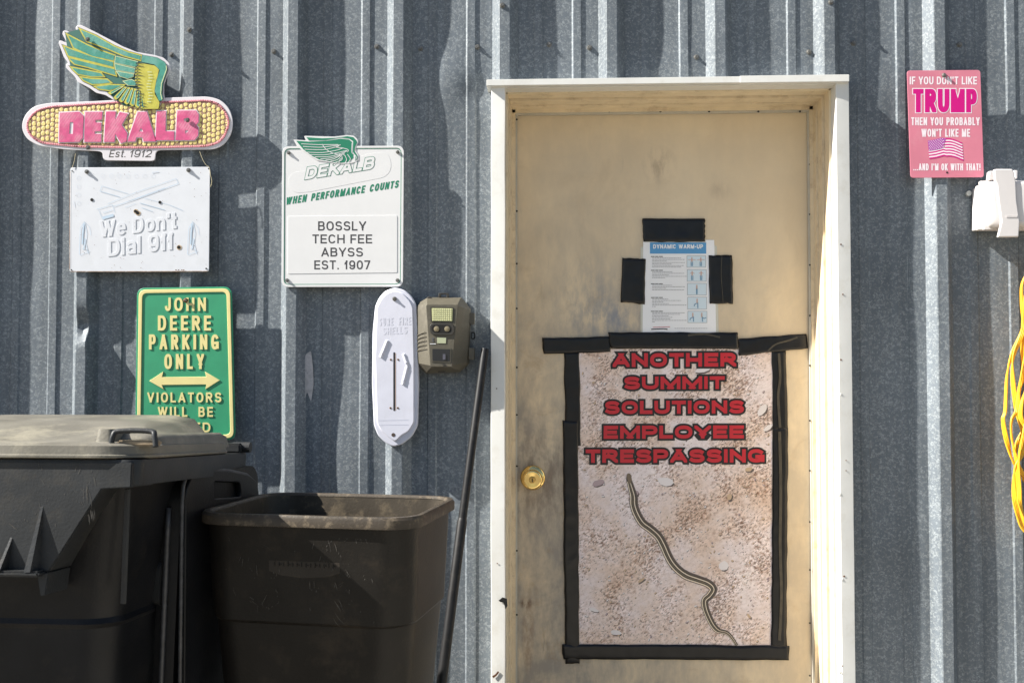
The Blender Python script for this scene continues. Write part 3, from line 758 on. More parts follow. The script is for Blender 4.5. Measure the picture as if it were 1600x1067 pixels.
tape('narrow lower right black tape strip running to the poster corner', [(1208, 669), (1231.5, 669), (1229, 1010), (1205, 1010)], YT - .0006)
tape('longest horizontal black tape strip closing the foot of the poster', [(878.5, 1006), (1233, 1008), (1233, 1031), (879, 1029)], YT - .0012)
tape('top left black tape strip sticking out past the poster corner', [(847.5, 528), (954, 526), (954, 550), (849, 553)], YT - .0016)
tape('middle black tape strip between the exercise sheet and the poster', [(950, 519), (1153, 519.5), (1153, 545), (954.5, 544)], YT - .0024)
tape('top right black tape strip reaching the door edge', [(1152, 529), (1260, 521.5), (1262.5, 544), (1155, 556)], YT - .0016)
CREASE_SHEEN = mat('crease_sheen', (.055, .047, .033), .5, vary=.3, vscale=40)  # olive tone: creases, and the tape's reflected sheen painted as a streak
def crease_sheen_line(t, pts, wd, Y):
    bm = bmesh.new(); ribbon_px(bm, smooth_pts(pts, 4), wd, Y); obj('crease_sheen', bm, CREASE_SHEEN, t)
tl = [o for o in bpy.data.objects if o.name.startswith('tape_strip')]
crease_sheen_line(tl[5], [(1217, 552), (1219, 590), (1216, 620), (1219, 668)], 4.0, YT - .0035)
crease_sheen_line(tl[6], [(1218, 674), (1220, 760), (1219, 850), (1221, 930), (1218, 1000)], 4.6, YT - .0042)
crease_sheen_line(tl[2], [(1128, 401), (1127, 430), (1130, 474)], 1.2, YT - .0034)
crease_sheen_line(tl[10], [(1200, 548), (1212, 538), (1232, 532), (1246, 527)], 2.6, YT - .0050)
crease_sheen_line(tl[9], [(1075, 524), (1100, 522), (1125, 527)], 3.0, YT - .0056)

# ------------------------------------------------------------------ big winged ear sign
YS = -.0385
def Z(ox, oy, s): return lambda l: [(ox + x / s, oy + y / s) for x, y in l]
ez = Z(0, 0, 4.0); wz = Z(80, 30, 7.115)
sg = thing('winged_ear_sign', 'large die-cut seed sign: green wing over a yellow corn ear, pink raised DEKALB letters', 'sign', P(200, 250, YS))
WP = mat('white_plastic', (.73, .70, .73), .4, vary=.03, bump=.05)
ear = [(132, 800), (150, 725), (210, 665), (300, 645), (560, 635), (800, 622), (1030, 612), (1300, 604), (1380, 625), (1435, 680), (1457, 760), (1445, 840), (1400, 905), (1340, 935), (975, 940), (970, 985), (965, 1008), (650, 1004), (642, 985), (640, 948), (400, 935), (240, 912), (165, 870)]
shape('sign_plate', rnd(ez(ear), 9, 5), YS, .005, WP, sg, .0012)
wing = [(80, 262), (100, 236), (176, 268), (122, 165), (138, 130), (172, 128), (260, 185), (383, 252), (330, 185), (266, 105), (290, 70), (332, 66), (500, 150), (700, 255), (800, 308), (950, 368), (1150, 402), (1250, 432), (1310, 488), (1326, 560), (1282, 640), (1252, 720), (1250, 830), (1262, 880), (1225, 930), (1195, 990), (1040, 1008), (960, 990), (820, 950), (750, 900), (690, 900), (600, 845), (500, 822), (425, 768), (295, 700), (262, 640), (165, 545), (162, 505), (190, 490), (140, 425)]
shape('wing_plate', rnd(wz(wing), 2), YS - .0016, .0050, WP, sg, .0008)
KY = mat('kernel_yellow', (.74, .60, .22), .45, vary=.2, vscale=120); KB = mat('kernel_joint', (.34, .20, .13), .6, vary=.3, vscale=150)
PINK = mat('faded_magenta', (.62, .08, .22), .45, vary=.15, vscale=90); ROSE = mat('husk_pink', (.62, .22, .26), .5, vary=.3, vscale=200)
earin = [(165, 800), (180, 738), (235, 688), (320, 668), (740, 640), (1010, 640), (1290, 628), (1370, 650), (1420, 720), (1430, 780), (1405, 850), (1365, 893), (1290, 915), (900, 925), (500, 918), (260, 895), (195, 855)]
shape('ear_ground', rnd(ez(earin), 9, 5), YS - .0006, .0012, KB, sg)
def hatch(m, c2, scale, rot, amt):
    n = m.node_tree.nodes; L = m.node_tree.links; b = n['Principled BSDF']; src = b.inputs['Base Color'].links[0].from_socket
    tc = n.new('ShaderNodeTexCoord'); mp = n.new('ShaderNodeMapping'); mp.inputs['Rotation'].default_value = (0, rot, 0); L.new(tc.outputs['Object'], mp.inputs[0])
    wv = n.new('ShaderNodeTexWave'); wv.inputs['Scale'].default_value = scale; wv.inputs['Distortion'].default_value = 1.5; wv.inputs['Detail'].default_value = 3; L.new(mp.outputs[0], wv.inputs[0])
    nz = n.new('ShaderNodeTexNoise'); nz.inputs['Scale'].default_value = 18; L.new(tc.outputs['Object'], nz.inputs[0])
    mr = n.new('ShaderNodeMapRange'); mr.inputs[1].default_value = .45; mr.inputs[2].default_value = .6; mr.inputs[4].default_value = amt; L.new(nz.outputs['Fac'], mr.inputs[0])
    pw = n.new('ShaderNodeMath'); pw.operation = 'POWER'; L.new(wv.outputs['Fac'], pw.inputs[0]); pw.inputs[1].default_value = 2.5
    ml = n.new('ShaderNodeMath'); ml.operation = 'MULTIPLY'; L.new(pw.outputs[0], ml.inputs[0]); L.new(mr.outputs[0], ml.inputs[1])
    mx = n.new('ShaderNodeMix'); mx.data_type = 'RGBA'; L.new(ml.outputs[0], mx.inputs[0]); L.new(src, mx.inputs[6]); mx.inputs[7].default_value = (*c2, 1); L.new(mx.outputs[2], b.inputs['Base Color'])
hatch(PINK, (.80, .50, .56), 75, .35, .8)
# scalloped husk edge and kernels
def inside(p, poly):
    c = False
    for i in range(len(poly)):
        a, b = poly[i - 1], poly[i]
        if (a[1] > p[1]) != (b[1] > p[1]) and p[0] < (b[0] - a[0]) * (p[1] - a[1]) / (b[1] - a[1]) + a[0]: c = not c
    return c
def dome(bm, cx, cy, rx, ry, Y, h, n=8):
    c = bm.verts.new(P(cx, cy, Y - h)); a = []; b = []
    for k in range(n):
        t = 2 * math.pi * k / n; a.append(bm.verts.new(P(cx + rx * math.cos(t), cy + ry * math.sin(t), Y))); b.append(bm.verts.new(P(cx + rx * .7 * math.cos(t), cy + ry * .7 * math.sin(t), Y - h)))
    for k in range(n):
        j = (k + 1) % n; bm.faces.new((a[k], a[j], b[j], b[k])); bm.faces.new((b[k], b[j], c))
inn = rnd(ez(earin), 9, 5); bm = bmesh.new(); pr = inn + [inn[0]]; acc = 0
for a, b in zip(pr, pr[1:]):
    d = math.dist(a, b); t = 0
    while t < d:
        dome(bm, a[0] + (b[0] - a[0]) * t / d, a[1] + (b[1] - a[1]) * t / d, 2.0 + random.random() * .5, 1.8, YS - .0007, .0014, 6); t += 3.4
o = obj('husk_edge', bm, ROSE, sg); o['kind'] = 'stuff'
bm = bmesh.new(); random.seed(3)
x = 46
while x < 356:
    col_ = [y * .5 for y in range(300, 480) if inside((x, y * .5), inn)]
    if col_:
        ya, yb = col_[0] + 1.5, col_[-1] - 1.5; n_ = max(3, round((yb - ya) / 8.2))
        for k in range(n_):
            dome(bm, x + random.uniform(-.7, .7), ya + (k + .5 + .25 * (int(x) % 2)) * (yb - ya) / (n_ + .3) + random.uniform(-.6, .6), random.uniform(2.9, 3.6), (yb - ya) / n_ * random.uniform(.40, .49), YS - .0008, .0005, 8)
    x += 7.2
o = obj('kernels', bm, KY, sg, smooth=False); o['kind'] = 'stuff'
LET = [[[(372, 705), (495, 700), (522, 725), (516, 862), (495, 888), (368, 890)], [(437, 765), (458, 765), (455, 838), (432, 838)]],
       [[(532, 700), (640, 700), (637, 748), (597, 752), (597, 768), (632, 768), (632, 822), (592, 822), (590, 838), (632, 838), (632, 888), (526, 888)]],
       [[(662, 698), (722, 698), (721, 752), (748, 702), (800, 712), (760, 782), (795, 835), (790, 885), (755, 897), (720, 838), (715, 888), (650, 888)]],
       [[(860, 700), (918, 700), (974, 885), (897, 885), (890, 860), (852, 860), (846, 886), (796, 886)], [(882, 800), (895, 824), (868, 824)]],
       [[(980, 695), (1037, 695), (1034, 822), (1088, 822), (1088, 878), (972, 878)]],
       [[(1107, 692), (1225, 692), (1242, 715), (1240, 765), (1225, 783), (1240, 800), (1238, 850), (1215, 877), (1098, 877)], [(1150, 742), (1172, 742), (1150, 764)], [(1158, 815), (1182, 818), (1158, 838)]]]
for L_ in LET:
    shape('letter_edge', [ez(l) for l in L_[:1]], YS - .0022, .0018, WP, sg, off=.0026)
    shape('letter', [ez(l) for l in L_], YS - .0034, .0022, PINK, sg, .0004)
for _s, _a, _b in (('Est.', 170, 195.5), ('1912', 202, 235.5)): letters('founding_year', _s, _a, 234.5, _b, 246, .125, YS - .0001, mat('grey_relief', (.10, .095, .09), .7, spec=.1), sg, .0001, shear=.25, gap=.18, space=.5)
WY = mat('wing_yellow', (.52, .48, .06), .45, vary=.15, vscale=90); WG = mat('wing_green', (.04, .27, .20), .45, vary=.15, vscale=90, bump=.3, bscale=300); WK = mat('wing_outline', (.02, .035, .03), .5)
WL = mat('wing_highlight', (.60, .66, .36), .45)
hatch(WG, (.35, .58, .52), 95, .15, .75)
FE = [[(300, 95), (500, 178), (700, 292), (860, 360), (1010, 400), (1002, 472), (800, 418), (600, 332), (390, 257), (345, 180)],
      [(155, 150), (400, 278), (560, 345), (720, 400), (700, 478), (450, 425), (240, 328), (200, 240)],
      [(120, 285), (250, 335), (450, 405), (700, 470), (705, 550), (450, 485), (180, 418), (140, 330)],
      [(182, 418), (450, 486), (712, 548), (735, 645), (560, 592), (400, 545), (256, 512), (205, 465)],
      [(200, 522), (350, 552), (560, 592), (605, 650), (450, 652), (290, 622), (235, 570)],
      [(300, 632), (450, 656), (625, 662), (690, 716), (560, 732), (450, 736), (350, 690)],
      [(460, 745), (650, 722), (830, 728), (770, 780), (640, 803), (520, 786)]]
def inset(l, dx, dy):
    cx = sum(p[0] for p in l) / len(l); cy = sum(p[1] for p in l) / len(l)
    return [(cx + (x - cx) * dx + 8, cy + (y - cy) * dy) for x, y in l]
wgd = [(175, 300), (155, 160), (320, 110), (700, 300), (1000, 410), (1270, 490), (1230, 900), (1020, 990), (800, 960), (700, 880), (620, 810), (480, 770), (300, 640), (215, 540)]
shape('wing_ground', wz(wgd), YS - .0018, .0006, mat('dark_wing_green', (.02, .13, .10), .5), sg)
for i, f in enumerate(FE):
    Yf = YS - .0020 - i * .00012
    p = shape('feather', wz(f), Yf, .0006, WK, sg, off=.0012)
    shape('feather_vane', wz(f), Yf - .0004, .0004, WY, p)
    shape('feather_stripe', wz(f), Yf - .0007, .0003, WG, p, off=-.0036)
cov = [[(712, 408), (965, 472), (962, 545), (700, 490)], [(700, 492), (935, 548), (928, 608), (712, 570)], [(715, 575), (922, 610), (916, 645), (850, 668), (760, 642)], [(790, 690), (890, 668), (960, 702), (948, 745), (850, 742)]]
for i, f in enumerate(cov):
    Yf = YS - .0034 - i * .00012
    p = shape('feather', wz(f), Yf, .0008, WK, sg, off=.0010); shape('feather_vane', wz(f), Yf - .0004, .0004, WL, p); shape('feather_stripe', wz(f), Yf - .0007, .0003, WG, p, off=-.0018)
for i in range(7):
    t = i / 6; tx, ty = 790 + 215 * t, 745 + 40 * t; bx, by = 650 + 365 * t, 830 + 165 * (t ** .6); wdt = 30
    f = [(tx - 12, ty), (tx + 16, ty + 4), (bx + wdt, by), (bx + 6, by + 14), (bx - wdt * .8, by - 10)]
    Yf = YS - .0041 - i * .0001
    p = shape('feather', rnd(wz(f), 1), Yf, .0008, WK, sg, off=.0010); shape('feather_vane', rnd(wz(f), 1), Yf - .0004, .0004, WY, p); shape('feather_stripe', rnd(wz(inset(f, .72, .80)), 1), Yf - .0007, .0003, WG, p)
    bm = bmesh.new(); ribbon_px(bm, wz([(tx + 14, ty + 6), (bx + wdt - 2, by - 4)]), .9, Yf - .001); obj('feather_quill', bm, WL, p)
sh = [(975, 488), (1150, 518), (1198, 560), (1170, 700), (1148, 830), (1205, 930), (1192, 1000), (1030, 1000), (1005, 830), (930, 690), (940, 560)]
p = shape('wing_shoulder', rnd(wz(sh), 2), YS - .0052, .001, WK, sg, off=.0010); shape('shoulder_face', rnd(wz(sh), 2), YS - .0057, .0005, WY, p, 0)
le = [(1010, 402), (1180, 432), (1265, 482), (1292, 560), (1238, 720), (1228, 830), (1245, 895), (1200, 915), (1150, 800), (1172, 680), (1208, 570), (1150, 508), (1002, 478)]
p = shape('wing_edge', rnd(wz(le), 2), YS - .0060, .001, WK, sg, off=.0010); shape('edge_face', rnd(wz(le), 2), YS - .0064, .0005, WG, p)
bm = bmesh.new(); ribbon_px(bm, wz([(1278, 520), (1282, 560), (1225, 720), (1216, 830), (1232, 895)]), 1.3, YS - .0067); obj('edge_line', bm, WL, p)
bm = bmesh.new(); random.seed(5)
for i in range(15):
    t = i / 14; x0 = 960 - 45 * math.sin(t * 2.4) + 70 * t; y0 = 490 + 480 * t
    ribbon_px(bm, wz([(x0 - 20, y0 + 8), (x0 + 8, y0 - 4), (x0 + 55 + 20 * math.sin(i * 2), y0 + 5)]), [2.2, 1.6, .5], YS - .0066)
obj('down_marks', bm, WK, sg)
bm = bmesh.new()
for i in range(11):
    x0 = 1095 + 12 * math.sin(i); y0 = 590 + i * 33; ribbon_px(bm, wz([(x0 - 25, y0), (x0 + 22, y0 + 2)]), 1.2, YS - .0067)
obj('down_lines', bm, WL, sg)
for a, b in ((137, 62), (293, 188), (137.5, 231)): screw(a, b, YS - .006, sg, .85)

# ------------------------------------------------------------------ "we don't dial" sign
YS2 = -.0375
d = thing('embossed_warning_sign', "faded white tin sign with raised words We Don't Dial 911 and bullet-like holes", 'sign', P(218, 425, YS2))
shape('tin_plate', rnd([(110, 262), (328, 261), (326.5, 424.5), (108.5, 425)], 4), YS2, .0022, PLATE, d, .0008)
ED = mat('rusty_edge', (.30, .16, .08), .8, vary=.5, vscale=120, dirt=(.7, .7, .7), dscale=60, damt=1)
bm = bmesh.new(); ribbon_px(bm, [(109.5, 268), (109, 340), (108.7, 421)], .8, YS2 - .0008); ribbon_px(bm, [(110, 424.2), (220, 424.2), (325, 423.8)], .8, YS2 - .0008); obj('rust_line', bm, ED, d)
letters('raised_words', "We Don't", 156, 346, 276, 371, .18, YS2 - .0001, PLATE, d, .0008, rise=14, gap=.10, space=.25)
letters('raised_words', 'Dial 911', 169, 374, 270, 401, .17, YS2 - .0001, PLATE, d, .0008, rise=11, gap=.10, space=.25)
FB = mat('faded_blue_print', (.42, .55, .68), .5); FB2 = mat('faint_blue_print', (.60, .66, .74), .5); d8 = Z(90, 250, 5.615)
bm = bmesh.new()
for l, w_ in (([(440, 385), (700, 280), (1040, 165)], .5), ([(490, 410), (740, 325), (1060, 208)], .7), ([(620, 365), (940, 245)], .5), ([(390, 230), (620, 298)], .5), ([(370, 275), (545, 325)], .7),
              ([(720, 378), (940, 440)], .8), ([(760, 335), (980, 395)], .4), ([(590, 418), (690, 380)], .4), ([(340, 435), (480, 395)], .6), ([(400, 465), (480, 440)], .6), ([(360, 440), (395, 525)], .5), ([(735, 418), (835, 455)], .6),
              ([(480, 395), (500, 460)], .5), ([(1040, 165), (1060, 208)], .5), ([(390, 230), (370, 275)], .5), ([(980, 395), (1100, 445)], .5)):
    ribbon_px(bm, d8(l), w_, YS2 - .0008)
obj('revolver_lines', bm, FB, d)
bm = bmesh.new(); ribbon_px(bm, d8([(395, 512), (490, 485)]), 4.5, YS2 - .0008)
for sx in (0, 1):
    o0 = (235 if sx == 0 else 1185); s_ = 1 if sx == 0 else 1
    for l, w_ in (([(0, 540), (-35, 600), (-40, 690), (-45, 830)], .7), ([(0, 545), (20, 640), (10, 730), (35, 825)], .8), ([(-40, 835), (45, 800)], .6), ([(-5, 560), (-15, 650), (-18, 740)], 2.4), ([(0, 545), (45, 590), (55, 660)], .5), ([(5, 690), (-5, 780)], 1.6), ([(-20, 780), (28, 790)], .7)):
        ribbon_px(bm, d8([(o0 + x * s_, y) for x, y in l]), w_, YS2 - .0008)
obj('faded_emblems', bm, mat('pale_blue_print2', (.50, .62, .74), .5), d)
bm = bmesh.new()
for i in range(7):
    cx, cy = 395 + 73 * i + random.uniform(-3, 3), 140; pts = [(cx + 17 * math.cos(t * math.pi / 5), cy + 17 * math.sin(t * math.pi / 5)) for t in range(11)]
    ribbon_px(bm, d8(pts), .35, YS2 - .0008)
for i in range(4):
    cx, cy = 180, 155 + 75 * i; pts = [(cx + 17 * math.cos(t * math.pi / 5), cy + 17 * math.sin(t * math.pi / 5)) for t in range(11)]
    ribbon_px(bm, d8(pts), .35, YS2 - .0008)
ribbon_px(bm, d8([(828, 112), (885, 105)]), 1.2, YS2 - .0008); ribbon_px(bm, d8([(140, 360), (150, 415)]), .8, YS2 - .0008)
obj('border_rings', bm, FB2, d)
for a, b, r in ((300, 350, 2.5), (897, 372, 2.4), (682, 450, 2.4), (702, 466, 2.6), (1062, 766, 2.6), (127, 98, 1.1), (120, 965, 1.1), (1303, 953, 1.3), (1325, 77, 1.2)):
    (x, y), = d8([(a, b)])
    if a in (682, 702, 1062): dot('rust_ring', x + .8, y + .3, YS2 - .0006, r + 1.4, mat('rust_stain', (.55, .42, .28), .8, vary=.3, vscale=300), d, 12, .0002)
    dot('hole', x, y, YS2 - .0011, r, HOLE, d, 12, .0004)
bm = bmesh.new(); random.seed(2)
for _ in range(70):
    x, y = random.uniform(114, 323), random.uniform(266, 421); r = random.uniform(.25, .6)
    bm.faces.new([bm.verts.new(P(x + r * math.cos(k * 1.05), y + r * math.sin(k * 1.05), YS2 - .0009)) for k in range(6)])
for x in (275, 279, 284, 287): r = 1; bm.faces.new([bm.verts.new(P(x + 1.4 * r * math.cos(k * 1.05), 422 + .8 * r * math.sin(k * 1.05), YS2 - .0009)) for k in range(6)])
o = obj('rust_specks', bm, RUST, d); o['kind'] = 'stuff'
screw(135.5, 268.5, YS2 - .001, d, .8); screw(294.5, 266, YS2 - .001, d, .8)
# hanging wires from the big sign down to this one
bm = bmesh.new(); tube_bm(bm, [P(x, y, YS2 - .002) for x, y in smooth_pts([(312, 237), (317, 250), (322, 258), (327, 262), (329, 274), (331, 284), (329, 292)], 4)], .0007, 5); obj('wire', bm, mat('pale_twine', (.55, .48, .30), .8), d)
bm = bmesh.new(); tube_bm(bm, [P(x, y, YS2 - .002) for x, y in smooth_pts([(118, 240), (116, 252), (113, 262)], 4)], .0006, 5); obj('wire', bm, mat('pale_twine', (.55, .48, .30), .8), d)

# ------------------------------------------------------------------ white winged sign with the name panel
YS3 = -.0395
s3 = thing('name_plate_sign', 'white seed dealer sign with a green wing and a raised BOSSLY TECH FEE name panel', 'sign', P(536, 448, YS3))
BW_ = mat('bright_white_plastic', (.73, .73, .73), .3, vary=.02)
GRN = mat('sign_green', (.015, .20, .11), .4)
o3 = [(441, 229), (631, 228), (629.5, 448), (440, 448.5)]
def ins(l, k):
    cx = sum(p[0] for p in l) / 4; cy = sum(p[1] for p in l) / 4
    return [(x - k if x > cx else x + k, y - k if y > cy else y + k) for x, y in l]
shape('sign_plate', rnd(o3, 11, 6), YS3, .004, BW_, s3, .0012)
shape('raised_rim', [rnd(o3, 11, 6), rnd(ins(o3, 3.2), 9, 6)], YS3 - .0010, .0016, BW_, s3, .0004)
shape('green_line', [rnd(ins(o3, 3.6), 9, 6), rnd(ins(o3, 4.5), 8.4, 6)], YS3 - .0006, .0006, GRN, s3)
d6 = Z(430, 200, 7.62)
wg = [(215, 140), (365, 150), (343, 100), (360, 96), (700, 105), (860, 87), (935, 95), (975, 130), (988, 170), (965, 225), (955, 270), (992, 325), (992, 385), (960, 405), (880, 428), (800, 428), (740, 428), (600, 402), (500, 388), (430, 345), (330, 275), (262, 222)]
shape('wing_emblem', rnd(d6(wg), 1), YS3 - .0014, .0020, BW_, s3, .0003)
gg = [[(250, 155), (400, 165), (620, 155), (780, 130), (880, 140), (915, 170), (915, 280), (930, 310), (930, 360), (880, 405), (790, 415), (740, 415), (600, 388), (520, 375), (440, 335), (340, 262)],
      [(370, 112), (560, 125), (720, 120), (860, 100), (930, 112), (965, 150), (975, 175), (950, 225), (942, 275), (980, 335), (978, 375), (950, 390), (955, 340), (925, 280), (928, 160), (880, 128), (780, 116), (600, 148), (400, 150)]]
shape('wing_print', [d6(gg[0])], YS3 - .0017, .0004, GRN, s3)
shape('wing_print', [d6(gg[1])], YS3 - .0019, .0004, GRN, s3)
bm = bmesh.new()
for l in ([(310, 190), (500, 200), (750, 200)], [(330, 222), (520, 232), (640, 222), (780, 205)], [(350, 255), (560, 262), (700, 235), (760, 215)], [(380, 290), (560, 295), (720, 270), (800, 245)], [(420, 318), (580, 322), (720, 300), (850, 270)],
          [(470, 345), (620, 345), (740, 320), (860, 275)], [(540, 370), (660, 360), (760, 330), (830, 300)], [(600, 385), (700, 370), (790, 320)], [(660, 398), (740, 380), (780, 340)], [(720, 408), (790, 385), (800, 340)], [(560, 195), (600, 250), (680, 300), (800, 325)],
          [(700, 230), (800, 240), (870, 262), (860, 290)], [(760, 415), (770, 380), (800, 350), (780, 330)], [(830, 415), (850, 380), (830, 330), (810, 320)], [(870, 410), (895, 370), (860, 315)], [(915, 180), (912, 290), (935, 310), (965, 345), (960, 380)]):
    ribbon_px(bm, smooth_pts(d6(l), 3), .95, YS3 - .0022)
obj('feather_lines', bm, BW_, s3)
BWG = mat('ghost_print', (.70, .70, .70), .3)
er = rnd(d6([(150, 640), (180, 540), (500, 480), (1150, 300), (1340, 290), (1385, 420), (1370, 520), (1300, 590), (400, 765), (240, 775), (165, 720)]), 9, 5)
shape('ear_relief', er, YS3 - .0003, .0006, BW_, s3, .0002); 
DK = [[(360, 530), (450, 522), (492, 560), (480, 640), (440, 680), (355, 700)], [(400, 560), (440, 560), (430, 645), (395, 650)]]
letters('wing_name_outline', 'DEKALB', 476, 262, 583, 281, .22, YS3 - .00055, GRN, s3, .0001, grow=.75, rise=17, gap=.10, shear=.22)
letters('wing_name', 'DEKALB', 476, 262, 583, 281, .22, YS3 - .0007, BW_, s3, .0001, grow=.0, rise=17, gap=.10, shear=.22)
letters('slogan', 'WHEN PERFORMANCE COUNTS', 446, 309, 622, 320.5, .21, YS3 - .00012, GRN, s3, .0001, rise=27, gap=.15, space=.36, shear=.2)
pn = shape('name_panel', rnd([(449.5, 338), (620.5, 336.5), (620.5, 426), (449.5, 428)], 2), YS3 - .0008, .0012, BW_, s3, .0003)
GI = mat('grey_letter_ink', (.065, .065, .07), .6, spec=.2)
for s, x0, y0, x1, y1 in (('BOSSLY', 497, 346, 572, 360.5), ('TECH FEE', 488, 366.5, 581.5, 380.5), ('ABYSS', 502, 387, 567, 401), ('EST. 1907', 491, 407, 578.5, 421)):
    letters('name_lettering', s, x0, y0, x1, y1, .16, YS3 - .00085, GI, pn, .0001, gap=.17, space=.3)
for a, b in ((451, 239), (621.5, 238), (448.5, 438), (621, 438)): screw(a, b, YS3 - .0012, s3, .68)

# ------------------------------------------------------------------ green parking sign
YS4 = -.0405
s4 = thing('parking_sign', 'green cast parking sign with yellow raised letters JOHN DEERE PARKING ONLY and a double arrow', 'sign', P(290, 690, YS4))
GP = mat('green_plastic', (.035, .30, .15), .42, vary=.08, vscale=15, bump=.08, bscale=30); YL = mat('butter_yellow', (.78, .68, .30), .45, vary=.05)
q4 = [(214, 450), (362, 448), (368, 687), (211, 690)]
def ins4(k): return [(214 + k, 450 + k), (362 - k, 448 + k), (368 - k, 687 - k), (211 + k, 690 - k)]
shape('sign_plate', rnd(q4, 13, 6), YS4, .004, GP, s4, .0014)
shape('yellow_border', [rnd(ins4(2.8), 11, 6), rnd(ins4(8.2), 8, 6)], YS4 - .0022, .0026, YL, s4, .0010)
for s, x0, y0, x1, y1, ri in (('JOHN', 258, 465, 322, 486, 0), ('DEERE', 247, 493, 330, 516.5, 0), ('PARKING', 233, 522.5, 342, 546, 0), ('ONLY', 257, 553, 319, 576.5, 0), ('VIOLATORS', 230.5, 613, 346, 628.5, 0), ('WILL BE', 247, 635.5, 333, 651, 0), ('TOWED', 250, 660, 329, 675, 0)):
    letters('raised_lettering', s, x0, y0, x1, y1, .175, YS4 - .0002, YL, s4, .0016, gap=.26, space=.6)
shape('double_arrow', [(233, 595), (255, 580.5), (253, 589), (322, 588.5), (320, 580.5), (343.5, 594), (321, 608), (322, 600.5), (253, 601.5), (256, 608.5)], YS4 - .0022, .0026, YL, s4, .0009)
bm = bmesh.new(); tube_bm(bm, [P(290, 469, YS4 - .000), P(291, 470, YS4 - .005)], .0065, 10); obj('rusted_bolt', bm, RUST, s4)
screw(290, 469, YS4 - .0045, s4, .55)

# ------------------------------------------------------------------ white shell-shaped thermometer
YT5 = -.058
th = thing('novelty_thermometer', 'bleached white plastic thermometer board with moulded shotgun shells, no tube left', 'thermometer', P(617, 697, YT5))
WPL = mat('bleached_plastic', (.66, .67, .76), .5, vary=.05, vscale=14, dirt=(.55, .55, .6), dscale=25, damt=.4)
c5 = [(586, 478), (592, 465), (602, 454), (617, 449), (632, 453), (643, 463), (650, 476), (653, 520), (654, 600), (652, 665), (643, 682), (628, 694), (614, 698), (602, 692), (590, 680), (584, 664), (581, 600), (582, 520)]
shape('board', rnd(c5, 5, 4), YT5 + .006, .022, WPL, th, .003)
f5 = [(589, 480), (595, 468), (605, 458), (617, 454), (629, 458), (640, 470), (645, 480), (647, 560), (647, 660), (638, 674), (627, 680), (617, 690), (606, 682), (595, 672), (589, 660), (586, 560)]
shape('board_face', rnd(f5, 4, 4), YT5, .008, WPL, th, .0022)
letters('moulded_words', 'SURE FIRE', 592, 497, 642, 509, .15, YT5, WPL, th, .0003, gap=.15, rise=2)
letters('moulded_words', 'SHELLS', 598, 512, 636, 523, .15, YT5, WPL, th, .0003, gap=.15, rise=2)
ZC = Z(570, 440, 3.95)
def shell(a, b, r):
    (ax, ay), (bx, by) = ZC([a, b]); A = P(ax, ay, YT5 + .0030); B = P(bx, by, YT5 + .0030); bm = bmesh.new(); D = B - A
    tube_bm(bm, [A, A + D * .06, A + D * .07, A + D * .70, A + D * .71, A + D * .74, A + D * .75, B], [r * .8, r, r * .93, r * .93, r * 1.0, r * 1.0, r * .95, r * .95], 12)
    sharp(obj('moulded_shell', bm, WPL, th), 40)
shell((142, 362), (100, 468), .0068); shell((240, 445), (265, 520), .0062); shell((263, 525), (236, 635), .0066)
shape('tube_slot', rnd(ZC([(176, 436), (186, 436), (186, 797), (176, 797)]), 1), YT5 - .0004, .0006, HOLE, th)
bm = bmesh.new(); ribbon_px(bm, ZC([(190, 440), (190, 795)]), .7, YT5 - .0003); obj('rust_line', bm, mat('faint_rust', (.5, .33, .22), .7), th)
for a, b in ((160, 481), (205, 481), (158, 779), (203, 779)):
    (x, y), = ZC([(a, b)]); dot('pin_hole', x, y, YT5 - .0006, 1.7, mat('faint_rust', (.5, .33, .22), .7), th, 8, .0004); dot('pin_hole', x, y, YT5 - .0010, 1.2, HOLE, th, 8, .0004)
dot('hang_hole', *ZC([(176, 945)])[0], YT5 - .0005, 3.0, mat('hole_brown', (.07, .05, .04), .8), th, 12, .0006)
bm = bmesh.new()
for y in (856, 885): ribbon_px(bm, ZC([(85, y), (270, y - 3)]), .5, YT5 - .0003)
obj('scale_lines', bm, mat('faint_lines', (.58, .6, .7), .5), th)
screw(616.5, 467, YT5 - .0005, th, .8)

# ------------------------------------------------------------------ trail camera
tcx = P(695, 580, -.06)
tc_ = thing('trail_camera', 'olive brown plastic trail camera strapped beside the white thermometer', 'camera', tcx)
OL = mat('olive_plastic', (.095, .085, .062), .5, vary=.08, vscale=40, dirt=(.20, .18, .14), dscale=20, damt=.3, bump=.15, bscale=150)
OL2 = mat('olive_plastic_dark', (.035, .032, .026), .5, vary=.1)
def loft_px(loops, m, parent, name, cap=True, ang=20):
    """rings measured in the photograph at growing distance from the wall"""
    rings = [[tuple(P(x, y, Y)) for x, y in lp] for lp, Y in loops]
    return sharp(obj(name, loft(rings, True, True), m, parent), ang)
bk = ZC([(345, 110), (420, 92), (600, 92), (672, 170), (668, 500), (600, 575), (375, 575), (305, 500), (308, 190)])
c1 = ZC([(335, 130), (390, 97), (598, 98), (655, 168), (645, 505), (588, 558), (378, 568), (315, 505), (314, 170)])
ring = [(c1, -.008), (c1, -.034)]
c2 = ZC([(330, 145), (385, 100), (590, 104), (648, 175), (632, 500), (578, 550), (380, 560), (318, 500), (318, 180)])
c3 = ZC([(372, 140), (392, 120), (570, 125), (590, 150), (545, 500), (530, 524), (412, 524), (402, 505), (374, 160)])
c3 = ZC([(380, 150), (384, 142), (572, 142), (576, 150), (538, 515), (533, 526), (412, 526), (404, 518), (379, 160)])
loft_px(ring + [(c2, -.048), (c3, -.084)], OL, tc_, 'housing')
mid = ZC([(378, 145), (575, 145), (537, 525), (407, 525)])
FPc = shape('front_panel', rnd(mid, 1.5), -.0858, .002, OL, tc_, .0006)
YC = -.0860
